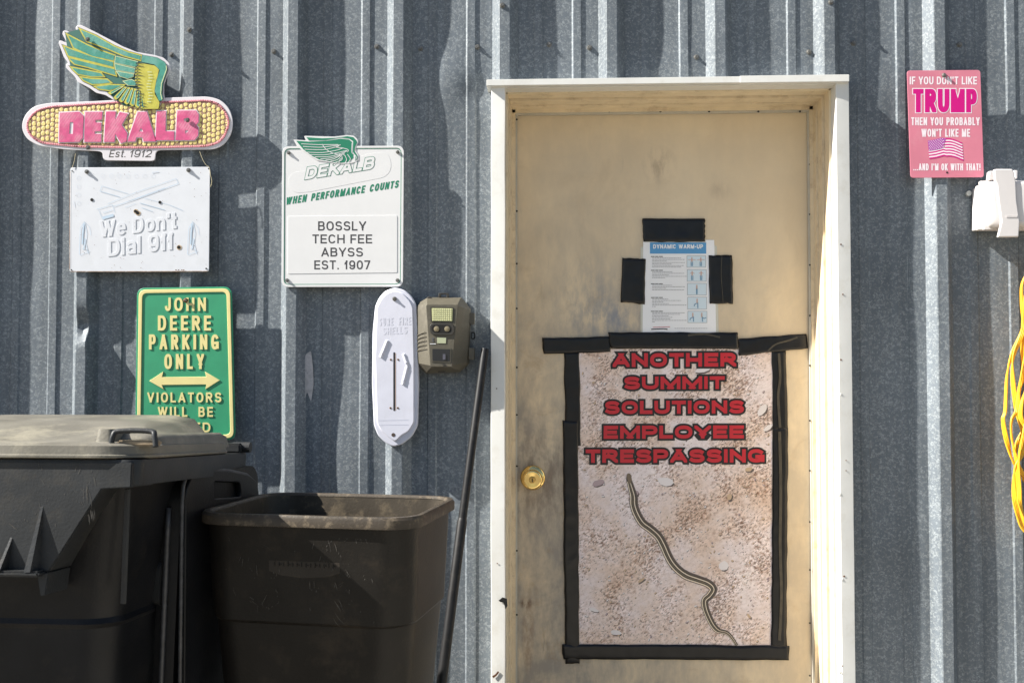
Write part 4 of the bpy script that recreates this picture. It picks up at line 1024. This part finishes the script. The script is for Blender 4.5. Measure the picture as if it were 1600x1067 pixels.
shape('led_window_frame', rnd(ZC([(405, 157), (548, 160), (546, 250), (408, 248)]), 1), YC - .0012, .0014, OL2, tc_)
LW = mat('led_window', (.42, .43, .22), .3, vary=.1, vscale=100); lw = shape('led_window', rnd(ZC([(412, 163), (542, 165), (540, 245), (415, 243)]), 1), YC - .0017, .0006, LW, tc_)
bm = bmesh.new()
for i in range(10):
    for j in range(6):
        (x, y), = ZC([(423 + i * 12, 172 + j * 13)]); dome(bm, x, y, 1.2, 1.2, YC - .0018, .0008, 6)
o = obj('led', bm, mat('led_dome', (.60, .60, .36), .25), lw); o['kind'] = 'stuff'
shape('lens_surround', rnd(ZC([(405, 258), (545, 258), (555, 290), (545, 332), (410, 328), (398, 290)]), 6, 5), YC - .0035, .0040, OL2, tc_, .001)
shape('lens_recess', rnd(ZC([(418, 266), (528, 268), (536, 295), (526, 316), (420, 314), (410, 290)]), 5, 5), YC - .0039, .0004, HOLE, tc_)
for a in (443, 508):
    (x, y), = ZC([(a, 292)]); c = P(x, y, YC - .0038)
    bm = lathe_y([(.0078, 0), (.0078, -.0006), (.0062, -.0012), (.004, -.0016), (.001, -.0018)], c, 18); sharp(obj('lens', bm, mat('amber_lens', (.26, .22, .14), .15, .2), tc_), 40)
shape('sensor_window', ZC([(446, 344), (502, 346), (500, 381), (446, 380)]), YC - .0010, .0012, mat('sensor_pale', (.42, .45, .30), .35), tc_)
for k, (a, b) in enumerate(((420, 352), (420, 366))): dot('indicator', *ZC([(a, b)])[0], YC - .0006, 1.7, INK, tc_, 8, .0006)
bm = bmesh.new(); ribbon_px(bm, ZC([(402, 384), (438, 384)]), 1.1, YC - .0008); obj('tiny_logo_print', bm, PLATE, tc_)
shape('lens_port_frame', ZC([(410, 408), (532, 412), (530, 498), (412, 494)]), YC - .0012, .0014, OL, tc_)
shape('lens_port', ZC([(417, 415), (526, 417), (524, 492), (418, 489)]), YC - .0016, .0005, mat('port_glass', (.02, .022, .028), .08), tc_)
bm = bmesh.new(); c = P(*ZC([(490, 460)])[0], YC - .0017); box_bm(bm, c.x - .004, c.x + .004, c.y - .0015, c.y, c.z - .010, c.z + .006, .0005); obj('port_lens', bm, mat('port_lens', (.10, .10, .13), .2), tc_)
dot('button', *ZC([(487, 512)])[0], YC - .0012, 2.2, OL2, tc_, 10, .001)
for k in range(5):    # grip ribs on the left flank
    y = 318 + k * 24; bm = bmesh.new()
    tube_bm(bm, [P(*ZC([(322, y + 14)])[0], -.0545), P(*ZC([(372, y - 8)])[0], -.0815)], .0011, 6); obj('grip_rib', bm, OL, tc_)
for y0, y1 in ((190, 262), (406, 482)):
    shape('latch', rnd(ZC([(640, y0), (677, y0 + 4), (675, y1), (640, y1 - 4)]), 1.2), -.046, .022, OL, tc_, .0015)
shape('latch_ring', [rnd(ZC([(655, 308), (682, 312), (682, 356), (655, 356)]), 4, 4), rnd(ZC([(660, 316), (675, 318), (675, 348), (660, 348)]), 3, 4)], -.040, .004, HOLE, tc_)
for y0, y1 in ((182, 215), (222, 290), (302, 330), (336, 372), (378, 445), (452, 486)):
    shape('hinge_knuckle', rnd(ZC([(290, y0), (318, y0), (318, y1), (291, y1)]), .8), -.047, .018, OL2, tc_, .001)
shape('strap_loop', [rnd(ZC([(455, 70), (517, 70), (520, 98), (452, 98)]), 1.5), rnd(ZC([(470, 78), (503, 78), (505, 95), (468, 95)]), 1)], -.040, .012, OL2, tc_, .001)
shape('top_catch', rnd(ZC([(385, 96), (400, 90), (430, 112), (425, 122), (388, 120)]), 1.5), -.052, .010, OL2, tc_, .001)
shape('mount_foot', rnd(ZC([(450, 526), (500, 526), (495, 562), (452, 560)]), 1), -.052, .03, OL2, tc_, .001)

# ------------------------------------------------------------------ dark pole leaning by the door
pl = thing('leaning_pole', 'black metal pole leaning against the wall between open bin and door', 'pole', (P(688, 1067, -.36).x - .05, -.42, .0))
PM = mat('black_pole_paint', (.010, .010, .011), .5, vary=.3, vscale=40, dirt=(.045, .04, .035), dscale=30, damt=.5, spec=.3)
A = P(758, 545, -.060); Bm = P(722, 815, -.150); C_ = P(690, 1067, -.235); foot = C_ + (C_ - Bm) * ((C_.z - .005) / max(Bm.z - C_.z, .01))
bm = bmesh.new(); tube_bm(bm, [A, A + (Bm - A) * .01, Bm], [.0105, .0112, .0118], 14); sharp(obj('upper_tube', bm, PM, pl), 60)
bm = bmesh.new(); tube_bm(bm, [Bm - (Bm - A) * .02, Bm, C_, foot], [.0118, .0140, .0140, .0140], 14); sharp(obj('lower_tube', bm, PM, pl), 60)

# ------------------------------------------------------------------ pink sign
YS6 = -.0375
s6 = thing('pink_sign', 'faded pink metal sign, white and magenta block words above a small waving flag', 'sign', P(1478, 276, YS6))
PK = mat('faded_pink_enamel', (.62, .20, .27), .38, vary=.08, vscale=10, dirt=(.70, .36, .40), dscale=12, damt=.4)
MG = mat('magenta_print', (.58, .002, .20), .4); WI = mat('white_print', (.82, .74, .78), .4); dp = Z(1405, 100, 5.614)
shape('sign_plate', rnd(dp([(68, 60), (712, 55), (744, 995), (100, 1000)]), 5, 5), YS6, .0018, PK, s6, .0005)
for s, x0, y0, x1, y1, wt, sh_ in (("IF YOU DON'T LIKE", 92, 113, 682, 182, .17, 0), ('THEN YOU PROBABLY', 105, 470, 706, 540, .17, 0), ("WON'T LIKE ME", 195, 571, 622, 641, .17, 0), ("...AND I'M OK WITH THAT!", 124, 875, 713, 935, .165, 0)):
    (a, b), (c, e) = dp([(x0, y0), (x1, y1)]); letters('white_lettering', s, a, b, c, e, wt, YS6 - .00012, WI, s6, .0001, gap=.10, space=.22)
(a, b), (c, e) = dp([(122, 222), (680, 426)])
letters('name_outline', 'TRUMP', a, b, c, e, .20, YS6 - .00012, WI, s6, .0001, grow=1.5, gap=.07)
letters('name_lettering', 'TRUMP', a, b, c, e, .20, YS6 - .0003, MG, s6, .0001, grow=.2, gap=.07)
# waving flag
def fl(u, v):  # u along, v down, 0..1
    x = 252 + 300 * u + 12 * v; y = 675 - 28 * math.sin(min(u, .45) / .45 * math.pi / 2) + 10 * (u > .45) + 62 * max(0, u - .45) ** 1.3 + 160 * v + 10 * math.sin(u * 7)
    return (x, y)
for i in range(13):
    bm = bmesh.new(); u0 = .0 if i >= 7 else .47; pts = [dp([fl(u0 + (1 - u0) * k / 14, (i + .5) / 13)])[0] for k in range(15)]
    ribbon_px(bm, pts, 2.25, YS6 - .0005); obj('flag_stripe', bm, WI if i % 2 else MG, s6)
bm = bmesh.new(); pts = [dp([fl(.47 * k / 8, .27)])[0] for k in range(9)]; ribbon_px(bm, pts, 16, YS6 - .0008); cn = obj('flag_canton', bm, mat('violet_print', (.42, .08, .38), .4), s6)
bm = bmesh.new()
for r_ in range(7):
    for k in range(7):
        x, y = dp([fl(.03 + .065 * k + (.03 if r_ % 2 else 0), .04 + r_ * .075)])[0]
        bm.faces.new([bm.verts.new(P(x + .75 * math.cos(t * 1.2566), y + .75 * math.sin(t * 1.2566), YS6 - .0011)) for t in range(5)])
obj('flag_stars', bm, WI, cn)
dot('hole', *dp([(421, 953)])[0], YS6 - .0006, 1.6, HOLE, s6, 10, .0004); screw(1475, 118, YS6 - .0008, s6, .8)

# ------------------------------------------------------------------ outlet cover
oc = thing('outlet_cover', 'white weatherproof outlet cover, domed, half out of the right side', 'outlet cover', P(1580, 362, -.02))
OW = mat('outlet_plastic', (.66, .63, .62), .35, vary=.03)
zo = Z(1490, 250, 6.27)
shape('gasket', rnd(zo([(195, 290), (1150, 250), (1150, 690), (190, 690)]), 2), -.010, .012, mat('grey_gasket', (.16, .19, .17), .7), oc)
shape('back_plate', rnd(zo([(212, 272), (1140, 235), (1140, 690), (205, 690)]), 2), -.030, .020, OW, oc, .0015)
shape('middle_plate', rnd(zo([(232, 250), (1130, 215), (1130, 686), (240, 686)]), 2), -.044, .014, OW, oc, .0015)
shape('cover_rim', rnd(zo([(262, 205), (1120, 190), (1120, 680), (300, 685)]), 2), -.060, .014, OW, oc, .0015)
r0 = zo([(300, 215), (1110, 195), (1110, 672), (330, 672)]); r1 = zo([(385, 225), (1080, 205), (1080, 600), (440, 590)])
r05 = zo([(325, 218), (1100, 200), (1100, 655), (350, 655)])
def mixr(A_, B_, t, rr): return rnd([(a[0] * (1 - t) + b[0] * t, a[1] * (1 - t) + b[1] * t) for a, b in zip(A_, B_)], rr, 8)
loft_px([(mixr(r0, r1, 0, 8), -.056)] + [(mixr(r0, r1, (1 - math.cos(k * math.pi / 16)) * 1.0, 8 + k * 2.0), -.060 - .033 * math.sin(k * math.pi / 16)) for k in range(1, 9)], OW, oc, 'dome', ang=60)
tb = zo([(395, 95), (420, 88), (575, 88), (592, 110), (612, 215), (620, 400), (650, 600), (640, 755), (432, 758), (470, 600), (440, 400), (425, 240), (405, 200)])
shape('latch_strap', rnd(tb, 2), -.098, .010, OW, oc, .003)
shape('hinge_lug', rnd(zo([(355, 108), (395, 108), (395, 195), (345, 195)]), 1.5), -.070, .02, OW, oc, .002); shape('hinge_lug', rnd(zo([(592, 100), (630, 102), (628, 180), (605, 180)]), 1.5), -.070, .02, OW, oc, .002)
bm = bmesh.new()
for k in range(8): c = P(*zo([(520 + k * 14, 553)])[0], -.0985); box_bm(bm, c.x - .0014, c.x + .0012, c.y - .0006, c.y, c.z - .003, c.z + .003)
obj('relief_mark', bm, OW, oc)
bm = bmesh.new(); A = P(1512, 303, -.001); tube_bm(bm, [A, A + Vector((0, -.010, 0))], .0075, 14); obj('conduit_plug', bm, mat('grey_plug', (.5, .52, .5), .5), oc)

# ------------------------------------------------------------------ yellow extension cord
yc = thing('extension_cord', 'bright yellow extension cord hanging in a chained loop at right edge', 'cord', P(1620, 640, -.05))
YE = mat('yellow_vinyl', (.80, .43, .02), .42, vary=.15, vscale=40, dirt=(.45, .27, .05), dscale=25, damt=.5); d4 = Z(1500, 420, 2.54)
ST = [([(330, -60), (252, 40), (243, 130), (250, 235), (212, 330), (188, 420), (180, 560), (170, 600), (186, 690), (212, 770), (240, 790), (256, 835), (280, 870)], -.052),
      ([(300, 20), (262, 110), (252, 240), (214, 345), (211, 440), (226, 560), (248, 640), (262, 740), (300, 800)], -.062),
      ([(300, 180), (262, 330), (236, 470), (228, 560), (206, 600), (204, 660), (214, 720), (240, 800), (300, 860)], -.072),
      ([(256, 130), (250, 300), (254, 420), (232, 510), (238, 600), (250, 640), (224, 700), (222, 790), (235, 900), (250, 1010), (290, 1080)], -.058),
      ([(320, 380), (262, 480), (240, 580), (262, 640), (246, 730), (216, 800), (216, 900), (232, 980), (258, 1040), (330, 1090)], -.082),
      ([(340, 560), (272, 600), (248, 660), (232, 760), (236, 860), (238, 930), (262, 1000), (310, 1040)], -.092),
      ([(290, -40), (330, 200), (300, 420), (330, 600), (300, 800), (340, 1000), (300, 1060)], -.05),
      ([(360, -60), (300, 120), (340, 330), (290, 520), (330, 720), (280, 900), (320, 1070)], -.07),
      ([(400, 0), (410, 300), (380, 600), (400, 800), (370, 1000), (300, 1085)], -.06), ([(440, 60), (430, 300), (440, 600), (420, 900), (380, 1050)], -.05)]
for i, (l, Y) in enumerate(ST):
    s = smooth_pts(d4(l), 5)
    base = [P(x, y, Y) for x, y in s]
    for sd in (-1, 0, 1):
        pts = []
        for k, p in enumerate(base):
            a = k * .16 + i * 1.7 + .5 * math.sin(k * .31 + i); pts.append(p + Vector((math.cos(a) * .0040 * sd, math.sin(a) * .0040 * sd - .002 * math.sin(k * .2 + i), 0)))
        bm = bmesh.new(); tube_bm(bm, pts, .0026, 7); obj('cord_strand', bm, YE, yc, smooth=True)
HK = P(1640, 395, -.03); bm = bmesh.new(); tube_bm(bm, [HK + Vector((0, .03, .01)), HK + Vector((0, -.05, 0)), HK + Vector((0, -.09, .01)), HK + Vector((0, -.09, .04))], .005, 8)
hk = thing('wall_hook', 'steel hook holding the yellow cord, just past the right edge', 'hook', HK); obj('hook_rod', bm, ZINC, hk)

# ------------------------------------------------------------------ wheeled bins
def bin_mat(name, c, dust, da, sc_=14):
    m = mat(name, c, .42, vary=.25, vscale=9, dirt=dust, dscale=sc_, damt=da, bump=.25, bscale=180, spec=.24)
    n = m.node_tree.nodes; L = m.node_tree.links; b = n['Principled BSDF']; src = b.inputs['Base Color'].links[0].from_socket
    tc = n.new('ShaderNodeTexCoord')
    L.new(src, b.inputs['Base Color']); return m
B1 = bin_mat('grey_black_plastic', (.030, .032, .034), (.070, .062, .050), .45); BS = bin_mat('shaded_black_plastic', (.0100, .0105, .012), (.035, .03, .024), .35)  # BS is a darker copy of the plastic, shade put into its colour
B1D = bin_mat('dusty_lid_plastic', (.16, .15, .125), (.36, .33, .25), .85, 6)
B2 = bin_mat('brown_black_plastic', (.0105, .0092, .0078), (.050, .038, .026), .4)
RIM2 = bin_mat('dusty_rim_plastic', (.055, .045, .034), (.22, .175, .12), .8, 45)
def wheel(parent, x, y, r=.14, wdt=.05):
    def disc(nm, prof, m_):
        bm = bmesh.new(); n = 28; rr = []
        for rad, xx in prof: rr.append([bm.verts.new((x + xx, y + rad * math.cos(2 * math.pi * k / n), r + rad * math.sin(2 * math.pi * k / n))) for k in range(n)])
        for a, b in zip(rr, rr[1:]):
            for k in range(n): bm.faces.new((a[k], a[(k + 1) % n], b[(k + 1) % n], b[k]))
        bm.faces.new(rr[0][::-1]); bm.faces.new(rr[-1]); return sharp(obj(nm, bm, m_, parent, True), 40)
    disc('wheel', [(r * .7, 0), (r - .006, .002), (r, .010), (r, wdt - .01), (r - .006, wdt - .002), (r * .7, wdt)], B1)

# bin one: closed lid, nearest the left edge
fr1 = P(214, 717, -2.90 + 1.86)
b1 = thing('closed_wheeled_bin', 'big grey-black wheeled bin with its dusty lid shut, at the left edge', 'wheeled bin', (fr1.x, fr1.y - .059, 0), 'black wheeled bins', rz=R(-2.0), rx=R(-3.2))
HZ = fr1.z; Wd, Dp = .70, .62
print('bin1 rim', HZ, fr1)
rings = []
for z, ix, iy, r in ((.06, .135, .16, .05), (.30, .115, .13, .06), (HZ - .335, .088, .095, .07), (HZ - .325, .080, .088, .07), (HZ - .315, .086, .092, .07), (HZ - .05, .048, .05, .06)):
    rings.append(rrect(-Wd + ix, -ix, iy, Dp - .10 - iy * .3, r, z))
sharp(obj('body', loft(rings), BS, b1, True), 30)
bm = loft([rrect(-Wd, 0, 0, Dp, .03, HZ - .048), rrect(-Wd - .002, .002, -.002, Dp, .03, HZ - .006), rrect(-Wd, 0, 0, Dp, .028, HZ), rrect(-Wd + .02, -.02, .02, Dp - .02, .02, HZ)]); sharp(obj('rim', bm, B1, b1, True), 35)
# slanted front bib with its lifting bar and gussets
k_ = 1.86 / 1555
def F(px, py): return (px - 214) * k_, HZ - (py - 717) * k_
bib = [F(-420, 721), F(206, 721), F(206, 760), F(158, 763), F(77, 893), F(-420, 893)]
def yprism(name, pts, y0, y1, m, parent, bev=.002):
    bm = bmesh.new(); a = [bm.verts.new((x, y0, z)) for x, z in pts]; b = [bm.verts.new((x, y1, z)) for x, z in pts]; n = len(pts)
    for k in range(n): bm.faces.new((a[k], b[k], b[(k + 1) % n], a[(k + 1) % n]))
    bm.faces.new(a); bm.faces.new(b[::-1]); bmesh.ops.recalc_face_normals(bm, faces=bm.faces)
    if bev: bmesh.ops.bevel(bm, geom=list(bm.edges), offset=bev, segments=2, affect='EDGES')
    return sharp(obj(name, bm, m, parent, True), 40)
yprism('front_bib', bib, -.005, .095, B1, b1)
x0, z0 = F(-420, 891); x1, z1 = F(72, 897)
bm = bmesh.new(); box_bm(bm, x0, x1, -.030, .06, z1 - .002, z0 + .002, .004); sharp(obj('lifting_bar', bm, B1, b1, True), 40)
yprism('bar_bracket', [F(62, 897), F(80, 893), F(76, 928), F(69, 929)], -.012, .07, B1, b1, .001)
for px, top, wid_ in ((14, 838, .006), (62, 787, .010), (-40, 790, .010), (-130, 787, .010), (-220, 790, .010)):
    (gx, gz) = F(px, top); (_, gb) = F(px, 891); bm = bmesh.new()
    vs = [bm.verts.new(v) for v in [(gx - .002, -.004, gz), (gx + .002, -.004, gz), (gx - wid_ - .010, -.004, gb), (gx + wid_ - .010, -.004, gb), (gx - wid_ * .6 - .010, -.030, gb), (gx + wid_ * .6 - .010, -.030, gb)]]
    for f in ((0, 1, 5, 4), (0, 4, 2), (1, 3, 5), (2, 4, 5, 3), (0, 2, 3, 1)): bm.faces.new([vs[i] for i in f])
    obj('gusset', bm, B1, b1, True)
(rx_, rz_) = F(178, 765); bm = bmesh.new(); tube_bm(bm, [(rx_ - .0, .052, rz_), (rx_ - .012, .078, HZ - .28)], .006, 6); obj('side_seam', bm, B1, b1, True)
# lid with its crowned top, a raised right border and the pocket handle
def tilt(ring, k): return [(x, y, z + k * y) for x, y, z in ring]
LB = Dp - .10
ld = loft([rrect(-Wd - .002, .004, -.010, LB, .09, HZ + .002), rrect(-Wd - .006, .008, -.014, LB, .09, HZ + .004), rrect(-Wd - .006, .008, -.014, LB, .09, HZ + .008), rrect(-Wd - .002, .004, -.010, LB, .085, HZ + .010), rrect(-Wd - .001, .003, -.008, LB, .085, HZ + .026),
           rrect(-Wd + .008, -.006, .002, LB - .005, .08, HZ + .031), rrect(-Wd + .03, -.035, .07, LB - .02, .06, HZ + .034), tilt(rrect(-Wd + .10, -.075, .16, LB - .035, .04, HZ + .040), .09), tilt(rrect(-Wd + .14, -.115, .24, LB - .05, .04, HZ + .054), .08)])
lid1 = sharp(obj('lid', ld, B1D, b1, True), 45)
rb = loft([tilt(rrect(-.13, .002, .075, LB - .01, .045, HZ + .012), .01), tilt(rrect(-.128, -.003, .082, LB - .015, .045, HZ + .038), .005), tilt(rrect(-.118, -.016, .10, LB - .03, .04, HZ + .048), .005)])
sharp(obj('lid_border', loft([rrect(-.115, -.075, .05, .14, .012, HZ + .03), rrect(-.112, -.078, .055, .135, .012, HZ + .058)]), B1D, lid1, True), 45)
sharp(obj('lid_border', rb, B1D, lid1, True), 45)
hx0, _ = F(164, 690); hx1, _ = F(236, 690); hz = HZ + .028
bm = bmesh.new(); tube_bm(bm, smooth_pts([(hx0, .012, hz - .004), (hx0 + .002, .014, hz + .016), (hx0 + .012, .018, hz + .026), (hx1 - .012, .018, hz + .026), (hx1 - .002, .014, hz + .016), (hx1 + .002, .012, hz - .004)], 5), .0055, 8); obj('lid_handle', bm, B1, lid1, True, smooth=True)
bm = bmesh.new(); box_bm(bm, hx0 + .006, hx1 - .004, .022, .055, hz - .002, hz + .009, .003); obj('handle_pocket', bm, mat('worn_pocket', (.22, .17, .11), .5, vary=.4, vscale=70), lid1, True)
bm = bmesh.new(); tube_bm(bm, [(-.03, Dp - .03, HZ + .014), (.014, Dp - .03, HZ + .014)], .013, 14); obj('hinge_barrel', bm, B1, b1, True)
bm = bmesh.new(); box_bm(bm, -.06, -.004, Dp - .055, Dp - .008, HZ + .0005, HZ + .024, .004); obj('hinge_block', bm, B1, b1, True)
bm = bmesh.new(); tube_bm(bm, [(-.58, Dp - .06, HZ + .05), (-.52, Dp - .05, HZ + .058), (-.46, Dp - .06, HZ + .05)], .012, 8); obj('hinge_barrel', bm, B1D, b1, True, smooth=True)
wheel(b1, -.66, Dp - .22); wheel(b1, -.10, Dp - .22)

# bin two: open, its lid hanging down on the left
fr2 = P(648, 811, -2.90 + 2.05)
b2 = thing('open_wheeled_bin', 'brown-black wheeled bin standing open, lid hung down on its left side', 'wheeled bin', (fr2.x, fr2.y, 0), 'black wheeled bins', rz=R(-8.5))
H2 = fr2.z; W2, D2 = .505, .40
print('bin2 rim', H2, fr2)
outer = [(.05, .075, .075, .06), (.45, .045, .045, .07), (H2 - .235, .026, .026, .075), (H2 - .228, .020, .020, .075), (H2 - .02, .012, .012, .07), (H2 - .004, .010, .010, .07)]
inner = [(H2 - .004, .018, .018, .065), (H2 - .235, .032, .032, .068), (.45, .052, .052, .06), (.07, .085, .085, .05)]
rg = [rrect(-W2 + i, -i, j, D2 - j, r, z, 7) for z, i, j, r in outer] + [rrect(-W2 + i, -i, j, D2 - j, r, z, 7) for z, i, j, r in inner]
n_o = len(outer)
bo = sharp(obj('body', loft(rg[:n_o], False, True), B2, b2, True), 35)
IN2 = bin_mat('lit_inside_plastic', (.050, .042, .032), (.17, .135, .09), .8, 22)  # paler than the outside: sunlight on the inner wall put into the colour
sharp(obj('inside_wall', loft(rg[n_o - 1:], True, False), IN2, b2, True), 35)
lip = [rrect(-W2 + .009, -.009, .009, D2 - .009, .07, H2 - .026, 7), rrect(-W2, 0, 0, D2, .075, H2 - .024, 7), rrect(-W2, 0, 0, D2, .075, H2 - .006, 7), rrect(-W2 + .004, -.004, .004, D2 - .004, .073, H2, 7), rrect(-W2 + .014, -.014, .014, D2 - .014, .068, H2, 7), rrect(-W2 + .019, -.019, .019, D2 - .019, .066, H2 - .006, 7)]
sharp(obj('rim', loft(lip, False, False), RIM2, b2, True), 35)
# oval maker's panel pressed into the front
def F2(px, py): k = 2.07 / 1555; return (px - 648) * k, H2 - (py - 814) * k
pts = []
for px, py in ((402, 872), (430, 866), (470, 866), (522, 878), (523, 905), (500, 911), (460, 914), (425, 911), (402, 905)): pts.append(F2(px, py))
pn2 = yprism('pressed_panel', pts, .0150, .030, bin_mat('panel_plastic', (.030, .025, .02), (.12, .09, .06), .4), b2, .001)
def scratches(parent, plane, n, x0, x1, z0, z1, seed, m):
    random.seed(seed); bm = bmesh.new()
    for _ in range(n):
        cx, cz = random.uniform(x0, x1), random.uniform(z0, z1); th = random.gauss(1.75, .5); L_ = random.uniform(.006, .045) * random.random() ** 2 + .003; cv = random.uniform(-5, 5)
        for rep in range(random.choice((1, 1, 2, 4))):
            ox, oz = random.gauss(0, .004), random.gauss(0, .004); pts = []
            for k in range(7):
                t = (k / 6 - .5) * L_; a = th + cv * t * 2; pts.append((cx + ox + math.cos(a) * t, cz + oz + math.sin(a) * t))
            wv = random.uniform(.0002, .0006); prev = None
            for k, (x, z) in enumerate(pts):
                ww = wv * math.sin(math.pi * (k + .4) / 7); a = bm.verts.new((x - ww, plane, z)); b = bm.verts.new((x + ww, plane, z))
                if prev: bm.faces.new((prev[0], prev[1], b, a))
                prev = (a, b)
    o = obj('scratch_marks', bm, m, parent, True); o['kind'] = 'stuff'
SCR = mat('pale_scratch', (.060, .055, .048), .6, vary=.4, vscale=60)
scratches(b2, .0130, 60, -W2 + .08, -.09, H2 - .22, H2 - .04, 21, SCR)
scratches(b1, -.0056, 30, -.30, -.08, HZ - .13, HZ - .01, 22, SCR)
bm = bmesh.new(); random.seed(9)
for k in range(14):
    x, z = F2(412 + k * 7.6, 893); box_bm(bm, x, x + .0016, .0138, .0152, z - .004, z + .004 + .002 * (k % 3 == 0)); 
    if k % 2: box_bm(bm, x, x + .006, .0138, .0152, z - .001, z + .0006)
obj('pressed_mark', bm, B2, pn2, True)
# hinge plate standing up behind the left rim and the lid hanging down
arch = [(.0, H2 - .50), (-.004, H2 + .060), (.030, H2 + .098), (.060, H2 + .102), (.20, H2 + .085), (.30, H2 + .065), (.345, H2 + .045), (.36, H2 + .0), (.36, H2 - .50)]
slot = [(.12, H2 + .030), (.12, H2 + .068), (.25, H2 + .052), (.26, H2 + .018)]
me = curve_mesh([rnd(arch, .015), rnd(slot, .01)[::-1]], .014, .003)
for v in me.vertices: a, b, h = v.co; v.co = (-W2 - .012 + h, a, b - .014)
sharp(obj('hinge_plate', me, BS, b2, True), 40)
lidp = []
def lidring(x, y0, y1, z0, z1, r): return [(x, y, z) for y, z, _ in rrect(y0, y1, z0, z1, r, 0, 5)]
lz0, lz1 = .28, H2 + .085
bm = loft([lidring(-W2 - .030, .0, D2 - .02, lz0, lz1, .05), lidring(-W2 - .046, -.006, D2 - .01, lz0 - .006, lz1, .055), lidring(-W2 - .074, -.006, D2 - .01, lz0 - .006, lz1, .055), lidring(-W2 - .084, .02, D2 - .04, lz0 + .02, lz1 - .03, .05)])
for v in bm.verts: v.co.x -= (lz1 - v.co.z) * .035 - .012; v.co.z -= .014
lid2 = sharp(obj('lid', bm, BS, b2, True), 35)
bm = loft([lidring(-W2 - .050, -.016, .03, .72, .82, .02), lidring(-W2 - .080, -.014, .03, .725, .815, .02)])
for v in bm.verts: v.co.x -= (lz1 - v.co.z) * .035
sharp(obj('lid_grip', bm, B1, lid2, True), 35)
bm = bmesh.new(); ey = [(-.006, H2 - .55), (-.006, H2 - .2), (-.006, H2 + .02), (-.002, H2 + .058), (.016, H2 + .086), (.05, H2 + .089), (.20, H2 + .072), (.30, H2 + .052), (.34, H2 + .032), (.352, H2 - .01)]
tube_bm(bm, [(-W2 - .012, y - .002, z) for y, z in ey], .0045, 8); obj('lit_plate_edge', bm, mat('lit_edge_plastic', (.045, .047, .052), .4, vary=.4, vscale=60), b2, True, smooth=True)  # pale tube along the plate: its lit edge painted as lighter plastic
bm = bmesh.new(); tube_bm(bm, [(-W2 - .052 - (lz1 - z) * .035 + .012, -.010, z - .014) for z in (lz1 - .06, .9, .7, .5, .33)], .006, 8); obj('lit_edge_bead', bm, MATS['lit_edge_plastic'], lid2, True, smooth=True)  # same painted light along the lid's front edge
wheel(b2, -W2 + .02, D2 - .16); wheel(b2, -.08, D2 - .16)
